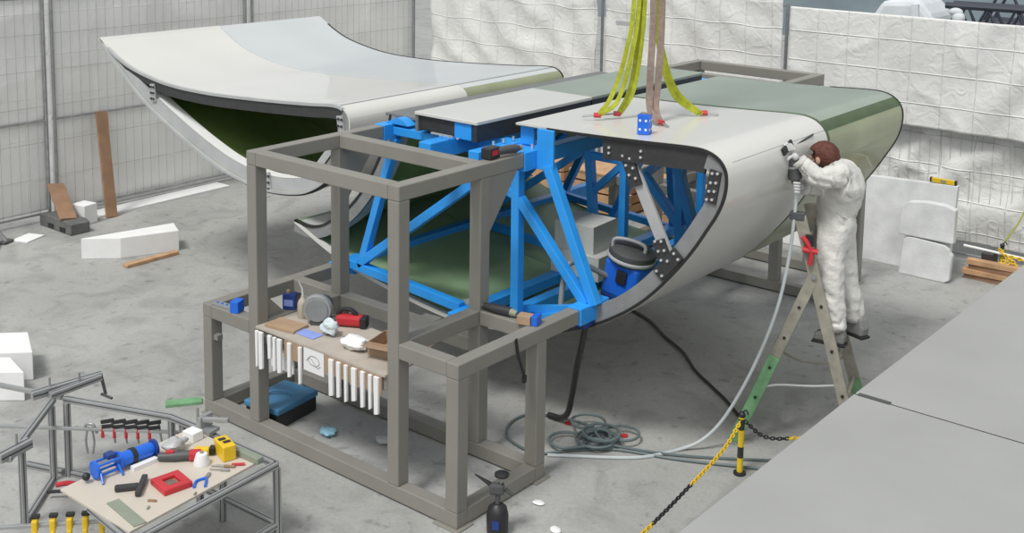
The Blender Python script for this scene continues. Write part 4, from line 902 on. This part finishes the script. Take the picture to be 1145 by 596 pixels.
# tools on the right bay
t = thing('power_tool', 'dark green-black die grinder lying on the right bay rail', 'power tool', (2.28, .88, hr))
obj('body', MB().tube([(2.15, .86, hr + .035), (2.26, .87, hr + .035), (2.38, .885, hr + .035)], [.022, .034, .034], 12), 'carbon', t); obj('spindle', MB().tube([(2.15, .86, hr + .035), (2.11, .855, hr + .035)], .012, 10), 'steel', t); obj('rear_cap', MB().tube([(2.38, .885, hr + .035), (2.43, .89, hr + .03)], [.030, .022], 12), 'slate', t)
t = thing('carton', 'small cardboard box with a blue side on the right bay rail', 'box', (2.53, .88, hr)); obj('carton_body', MB().obox((2.535, .855, hr + .033), (.10, .085, .064), rz(.3)), 'card', t, .004); obj('blue_side', MB().obox((2.605, .89, hr + .036), (.045, .095, .07), rz(.3)), 'bluep', t, .004)
# spray bottle in front
t = thing('spray_bottle', 'black pump spray bottle standing before the front frame corner', 'bottle', (2.88, .16, 0)); c = Vector((2.88, .16, 0))
obj('tank', MB()._lathe([(.062, 0), (.07, .015), (.072, .13), (.06, .18), (.03, .205)], c, Vector((0, 0, 1)), 20), 'black', t)
obj('label_patch', MB().obox(c + Vector((.035, -.062, .09)), (.045, .006, .06), rz(.5)), 'blued', t); obj('neck', MB().tube([c + Vector((0, 0, .2)), c + Vector((0, 0, .27))], .017, 10), 'dgrey', t)
obj('valve_body', MB().obox(c + Vector((-.005, -.005, .305)), (.10, .05, .075), rz(.65)), 'dgrey', t, .015); obj('nozzle', MB().tube([c + Vector((-.04, -.03, .335)), c + Vector((-.12, -.09, .40))], [.016, .005], 8), 'black', t)
obj('pump_rod', MB().tube([c + Vector((.015, .01, .33)), c + Vector((.02, .015, .39))], .009, 8), 'steel', t); obj('pump_knob', MB()._lathe([(.02, 0), (.048, .01), (.048, .025), (.03, .035)], c + Vector((.02, .015, .385)), Vector((0, 0, 1)), 16), 'black', t)
obj('trigger', MB().tube([c + Vector((.04, .03, .30)), c + Vector((.075, .055, .27))], .014, 8), 'dgrey', t)

# ================================================================== ALUMINIUM STAND AND TOOL TABLE
TZ = .57
def prof(name, p, q, parent, w=.04): 
    o = obj(name, MB().beam(p, q, w), 'alu', parent, .004)
    if w >= .035:
        P_ = Vector(p); Q_ = Vector(q); d = (Q_ - P_).normalized() * .002
        obj('slot', MB().beam(P_ + d, Q_ - d, w + .002, w * .2), 'dgrey', o); obj('slot', MB().beam(P_ + d, Q_ - d, w * .2, w + .002), 'dgrey', o)
    return o
t = thing('tool_table', 'aluminium-framed table with a cream board top full of tools', 'table', (1.6, -1.37, 0))
c0, c1, c2, c3 = Vector((1.17, -.895, 0)), Vector((1.93, -.865, 0)), Vector((2.02, -1.95, 0)), Vector((1.52, -1.90, 0))
Zt = Vector((0, 0, TZ - .02))
for p, q in ((c0, c1), (c1, c2), (c2, c3), (c3, Vector((1.42, -.885, 0)))): prof('top_rail', p + Zt, q + Zt, t)
for p in (c0, c1, c2): prof('leg', p + Vector((0, 0, .0)), p + Vector((0, 0, TZ - .04)), t)
Zl = Vector((0, 0, .15))
for p, q in ((c0, c1), (c1, c2)): prof('lower_rail', p + Zl, q + Zl, t, .035)
prof('leg', Vector((1.42, -.90, 0)), Vector((1.42, -.885, TZ - .04)), t)
obj('board', MB().prism([(1.17, -.96), (1.86, -.93), (1.965, -1.93), (1.25, -1.93)], XY, TZ - .004, TZ + .012), 'cream', t, .002)
# slanted stand
t = thing('aluminium_stand', 'low aluminium profile stand with clamps hung on its rails', 'stand', (.35, -1.4, 0))
for x, y in ((.10, -1.335), (.125, -1.235), (.495, -1.765)): prof('post', (x, y, 0), (x, y, .54), t)
prof('top_rail', (.05, -1.29, .56), (.64, -1.93, .56), t); prof('top_rail', (.10, -1.235, .56), (.90, -.92, .56), t); prof('top_rail', (.90, -.92, .56), (1.16, -.90, .56), t)
prof('floor_rail', (.12, -1.36, .02), (.48, -1.745, .02), t); prof('floor_rail', (-.22, -1.36, .02), (.08, -1.25, .02), t); prof('floor_rail', (.14, -1.22, .02), (.95, -.93, .02), t)
prof('post', (.90, -.92, 0), (.90, -.92, .54), t); prof('post', (1.0, -.90, 0), (1.0, -.90, .54), t)
prof('mid_rail', (-.5, -1.85, .41), (.865, -.83, .41), t, .022); prof('mid_rail', (.85, -2.20, .30), (1.38, -1.62, .30), t, .022)
prof('top_rail', (-.75, -1.50, .55), (.05, -1.22, .55), t, .03)
prof('clamp_beam', (-.04, -1.40, .60), (.06, -.92, .62), t, .06); prof('clamp_beam', (.06, -1.32, .60), (.10, -.95, .63), t, .045)
for p in ((-.01, -1.28), (.07, -1.10)): obj('screw', MB().tube([(*p, .60), (*p, .70)], .008, 8), 'steel', t)
obj('screw', MB().tube([(.10, -.95, .64), (.12, -.93, .50)], .012, 8), 'dgrey', t); obj('screw_bar', MB().tube([(.10, -.95, .50), (.20, -.93, .49)], .010, 8), 'dgrey', t)
prof('clamp_beam', (.62, -1.98, .58), (.60, -1.76, .60), t, .06); obj('screw', MB().tube([(.60, -1.85, .58), (.60, -1.85, .69)], .008, 8), 'steel', t)
prof('floor_rail', (.45, -2.25, .05), (.75, -2.1, .05), t)
# F clamps on the rails
def fclamp(x, y, z, dx, dy, barc, jawc, gripc, label, group, L=.13):
    t = thing('bar_clamp', label, 'clamp', (x, y, z - L), group); d = Vector((dx, dy, 0)).normalized(); p = Vector((x, y, z))
    obj('bar', MB().beam(p + d * .03 + Vector((0, 0, .02)), p + d * .05 - Vector((0, 0, L)), .014, .008), barc, t)
    obj('fixed_jaw', MB().beam(p - d * .045 + Vector((0, 0, .02)), p + d * .045 + Vector((0, 0, .035)), .018, .026), jawc, t, .004); obj('sliding_jaw', MB().beam(p - d * .04 - Vector((0, 0, .012)), p + d * .04 - Vector((0, 0, .004)), .018, .022), jawc, t, .004)
    obj('grip', MB().tube([p - d * .035 - Vector((0, 0, .02)), p - d * .035 - Vector((0, 0, .09))], [.009, .012], 8), gripc, t)
    return t
q0, q1 = Vector((-.14, -1.583, .425)), Vector((.865, -.83, .425))
for k, f in enumerate((.60, .665, .73, .795, .86)):
    p = q0.lerp(q1, f); fclamp(p.x, p.y, p.z + .02, .75, .66, 'steel', 'black', 'red', 'black bar clamp with a red grip hanging in a row of five', 'black bar clamps on the rail')
q0, q1 = Vector((.95, -2.10, .335)), Vector((1.38, -1.62, .335))
for k, f in enumerate((.24, .40, .55, .69, .84)):
    p = q0.lerp(q1, f); t = thing('spring_clamp', 'yellow and black clamp in the row of five on the low rail', 'clamp', (p.x, p.y, p.z - .08), 'yellow clamps on the low rail')
    obj('yellow_body', MB().obox(p + Vector((.012, -.012, -.025)), (.035, .045, .075), rz(.8)), 'yellow', t, .008); obj('yellow_lower', MB().obox(p + Vector((.02, -.02, -.085)), (.028, .03, .06), rz(.8)), 'yellow', t, .006)
    obj('black_jaw', MB().obox(p + Vector((.0, 0, .025)), (.05, .03, .022), rz(.8)), 'black', t, .004)
p = Vector((.36, -1.205, .41)); t = thing('locking_pliers', 'grey locking pliers hanging alone on the rail', 'pliers', (p.x, p.y, .23))
obj('jaw', MB().tube(spline([p + Vector((-.03, -.02, .0)), p + Vector((-.02, -.01, .03)), p + Vector((.02, .015, .03)), p + Vector((.04, .03, -.03))], 5), .010, 8), 'steel', t)
for s_ in (-1, 1): obj('handle', MB().tube(spline([p + Vector((.012 * s_, .01 * s_, .0)), p + Vector((.022 * s_, .018 * s_, -.09)), p + Vector((.014 * s_, .01 * s_, -.18))], 5), .008, 8), 'steel', t)
t = thing('red_clamp', 'red and black hand clamp lying on the floor rail of the stand', 'clamp', (.35, -1.40, .04)); obj('red_body', MB().tube(spline([(.28, -1.42, .06), (.34, -1.36, .07), (.44, -1.30, .06)], 4), .018, 8), 'red', t); obj('black_bar', MB().tube([(.30, -1.50, .05), (.46, -1.33, .05)], .012, 8), 'black', t)
t = thing('green_trestle', 'short green strip lying on the floor at the frame corner', 'strip', (-.22, -.10, 0)); obj('strip', MB().obox((-.25, -.02, .012), (.10, .28, .02), rz(-.6)), 'ladder_g', t)
# things on the table
Z0 = TZ + .0125
t = thing('router', 'blue cage-bodied power tool lying along the table edge', 'power tool', (1.31, -1.52, Z0)); zc = Z0 + .058
for y in (-1.74, -1.58): obj('ring', MB()._lathe([(.035, 0), (.055, 0), (.055, .014), (.035, .014)], Vector((1.30, y, zc)), Vector((.05, 1, 0)), 18), 'bluep', t)
for k in range(4):
    q = PI / 4 + k * PI / 2; o_ = Vector((math.cos(q) * .046, 0, math.sin(q) * .046)); obj('cage_rod', MB().tube([Vector((1.30, -1.74, zc)) + o_, Vector((1.308, -1.58, zc)) + o_], .008, 8), 'bluep', t)
obj('motor', MB()._lathe([(.036, 0), (.045, .01), (.045, .20), (.038, .22)], Vector((1.31, -1.57, zc)), Vector((.05, 1, 0)), 18), 'bluep', t); obj('end_disc', MB()._lathe([(.055, 0), (.055, .02)], Vector((1.322, -1.35, zc)), Vector((.05, 1, 0)), 18), 'blued', t)
obj('clamp_ring', MB()._lathe([(.05, 0), (.05, .03)], Vector((1.312, -1.50, zc)), Vector((.05, 1, 0)), 18), 'black', t); obj('knob', MB().sphere((1.30, -1.79, zc - .02), .025, 10, 6), 'black', t); obj('lever', MB().box((1.27, -1.66, zc + .04), (1.33, -1.60, zc + .07)), 'blued', t, .006)
obj('white_plate', MB().box((1.36, -1.53, Z0), (1.40, -1.36, Z0 + .025)), 'paper', t); obj('bracket_leg', MB().tube([(1.34, -1.72, zc), (1.40, -1.74, Z0 + .006)], .007, 8), 'bluep', t); obj('bracket_leg', MB().tube([(1.34, -1.60, zc), (1.39, -1.60, Z0 + .006)], .007, 8), 'bluep', t)
m_, zm = crumple((1.36, -1.20, .7), .06, (1, 1.2, .6), 21); m_.v = [p + Vector((0, 0, Z0 - zm)) for p in m_.v]; one('plastic_bag', m_, 'rib', 'crumpled clear plastic bag beside the blue power tool', 'bag')
t = thing('pistol_tool', 'dark T-shaped hand tool lying flat on the cream board', 'tool', (1.58, -1.62, Z0)); obj('barrel', MB().beam((1.53, -1.54, Z0 + .02), (1.68, -1.69, Z0 + .02), .035, .036), 'carbon', t, .008); obj('grip', MB().beam((1.60, -1.63, Z0 + .02), (1.52, -1.74, Z0 + .02), .04, .034), 'carbon', t, .010)
t = thing('red_case', 'red square plastic case with a dark recess on the table', 'case', (1.72, -1.47, Z0)); Rr = rz(-.15); cc = Vector((1.71, -1.48, Z0))
for p, q in (((0, -.065, .018), (.19, .05, .036)), ((0, .065, .018), (.19, .05, .036)), ((-.07, 0, .018), (.05, .09, .036)), ((.07, 0, .018), (.05, .09, .036))): obj('rim', MB().obox(cc + Rr @ Vector(p), q, Rr), 'red', t, .006)
obj('insert', MB().obox(cc + Rr @ Vector((0, 0, .008)), (.10, .085, .016), Rr), 'wood_d', t)
for k in range(4): obj('bit', MB().obox(cc + Rr @ Vector((-.03 + .02 * k, 0, .018)), (.006, .05, .006), Rr), 'steel', t)
one('sanding_block', MB().obox((1.31, -1.04, Z0 + .03), (.10, .085, .06), rz(.1)), 'foam', 'small white foam block on the back of the table', 'block', None, .004)
t = thing('yellow_box', 'bright yellow plastic box with black markings on the table', 'box', (1.66, -1.04, Z0)); obj('box_body', MB().obox((1.65, -1.045, Z0 + .05), (.165, .085, .10), rz(-.28)), 'yellow', t, .008)
for k in range(2): obj('black_mark', MB().obox((1.65 - .03 + .05 * k, -1.045, Z0 + .102), (.03, .045, .003), rz(-.28)), 'black', t)
t = thing('angle_bracket_vice', 'bare aluminium vice block on the table corner by the frame', 'vice', (1.27, -.90, Z0)); obj('base_plate', MB().obox((1.27, -.915, Z0 + .012), (.16, .10, .022), rz(.2)), 'alu', t); obj('jaw', MB().obox((1.25, -.90, Z0 + .055), (.03, .12, .09), rz(.2)), 'alu', t, .005); obj('bar', MB().beam((1.26, -.93, Z0 + .08), (1.42, -.84, Z0 + .09), .03), 'alu', t, .005); obj('screw', MB().tube([(1.24, -.95, Z0 + .06), (1.24, -.95, Z0 + .16)], .009, 8), 'steel', t)
t = thing('angle_grinder', 'red and black angle grinder lying on the table', 'grinder', (1.50, -1.25, Z0)); obj('body', MB().tube([(1.40, -1.36, Z0 + .032), (1.47, -1.29, Z0 + .032), (1.53, -1.22, Z0 + .034)], [.022, .03, .03], 12), 'dgrey', t); obj('gear_head', MB().obox((1.555, -1.20, Z0 + .034), (.075, .06, .06), rz(.8)), 'red', t, .012); obj('switch_block', MB().obox((1.45, -1.31, Z0 + .063), (.05, .03, .012), rz(.8)), 'red', t)
t = thing('twine_spool', 'white cone of thread beside the angle grinder', 'spool', (1.62, -1.20, Z0)); obj('thread', MB()._lathe([(.05, 0), (.052, .01), (.034, .07), (.02, .075)], Vector((1.63, -1.205, Z0)), Vector((0, 0, 1)), 18), 'paper', t); obj('core', MB()._lathe([(.012, 0), (.012, .085)], Vector((1.63, -1.205, Z0)), Vector((0, 0, 1)), 10), 'card', t)
t = thing('tape_measure', 'yellow and black hand tool beside the white thread cone', 'tool', (1.54, -1.12, Z0)); obj('yellow_body', MB().obox((1.53, -1.13, Z0 + .025), (.10, .05, .05), rz(.7)), 'yellow', t, .012); obj('black_tip', MB().obox((1.575, -1.085, Z0 + .03), (.035, .05, .05), rz(.7)), 'black', t, .008)
for k, (p, q, m) in enumerate((((1.72, -1.17, 0), (1.84, -1.04, 0), 'red'), ((1.70, -1.19, 0), (1.82, -1.10, 0), 'wood_d'), ((1.73, -1.22, 0), (1.83, -1.15, 0), 'steel'))):
    t = thing('screwdriver', ['screwdriver with a red handle near the table rim', 'screwdriver with a brown handle near the table rim', 'plain steel rod tool near the table rim'][k], 'screwdriver', (p[0], p[1], Z0), 'screwdrivers on the table')
    P_ = Vector(p) + Vector((0, 0, Z0 + .009)); Q_ = Vector(q) + Vector((0, 0, Z0 + .009)); obj('shaft', MB().tube([P_, P_.lerp(Q_, .6)], .004, 6), 'steel', t); obj('handle', MB().tube([P_.lerp(Q_, .55), Q_], .009, 8), m, t)
t = thing('pliers', 'blue-handled pliers near the table rim', 'pliers', (1.82, -1.34, Z0))
for s_ in (-1, 1): obj('handle', MB().tube(spline([(1.80, -1.30, Z0 + .008), (1.81 + .02 * s_, -1.34 + .02 * s_, Z0 + .008), (1.86 + .02 * s_, -1.39 + .025 * s_, Z0 + .008)], 4), .008, 8), 'bluep', t)
obj('jaws', MB().beam((1.80, -1.30, Z0 + .008), (1.77, -1.25, Z0 + .008), .018, .012), 'steel', t)
one('setting_rule', MB().obox((1.78, -1.83, Z0 + .003), (.34, .075, .005), rz(-.12)), 'slate', 'flat green-grey strip lying across the table corner', 'strip')
one('setting_block', MB().obox((1.80, -.97, Z0 + .02), (.20, .05, .04), rz(.05)), 'slate', 'green-grey bar lying behind the yellow box', 'bar', None, .004)
for k, (x, y, m, lb) in enumerate(((1.90, -1.45, 'slate', 'small green bit near the blue-handled pliers'), (1.63, -1.42, 'wood_d', 'tiny brown peg beside the red case'), (1.78, -1.66, 'wood_d', 'thin dark pin in front of the red case'), (1.83, -1.72, 'slate', 'loose washers beside the flat green-grey strip'))):
    one('loose_bit', MB().obox((x, y, Z0 + .005), (.012 + .04 * (k == 2), .03 - .015 * (k == 2), .01), rz(.6)), m, lb, 'bit', None, .002)
# scraps on the floor
for k, (x, y) in enumerate(((2.86, .62), (3.16, .42))):
    m_, zm = crumple((x, y, .1), .035, (1.2, .9, .35), 31 + k); m_.v = [p - Vector((0, 0, zm)) for p in m_.v]; one('paper_scrap', m_, 'paper', ['white paper scrap on the floor beside the spray bottle', 'white paper scrap alone on the open floor before the frame'][k], 'scrap')
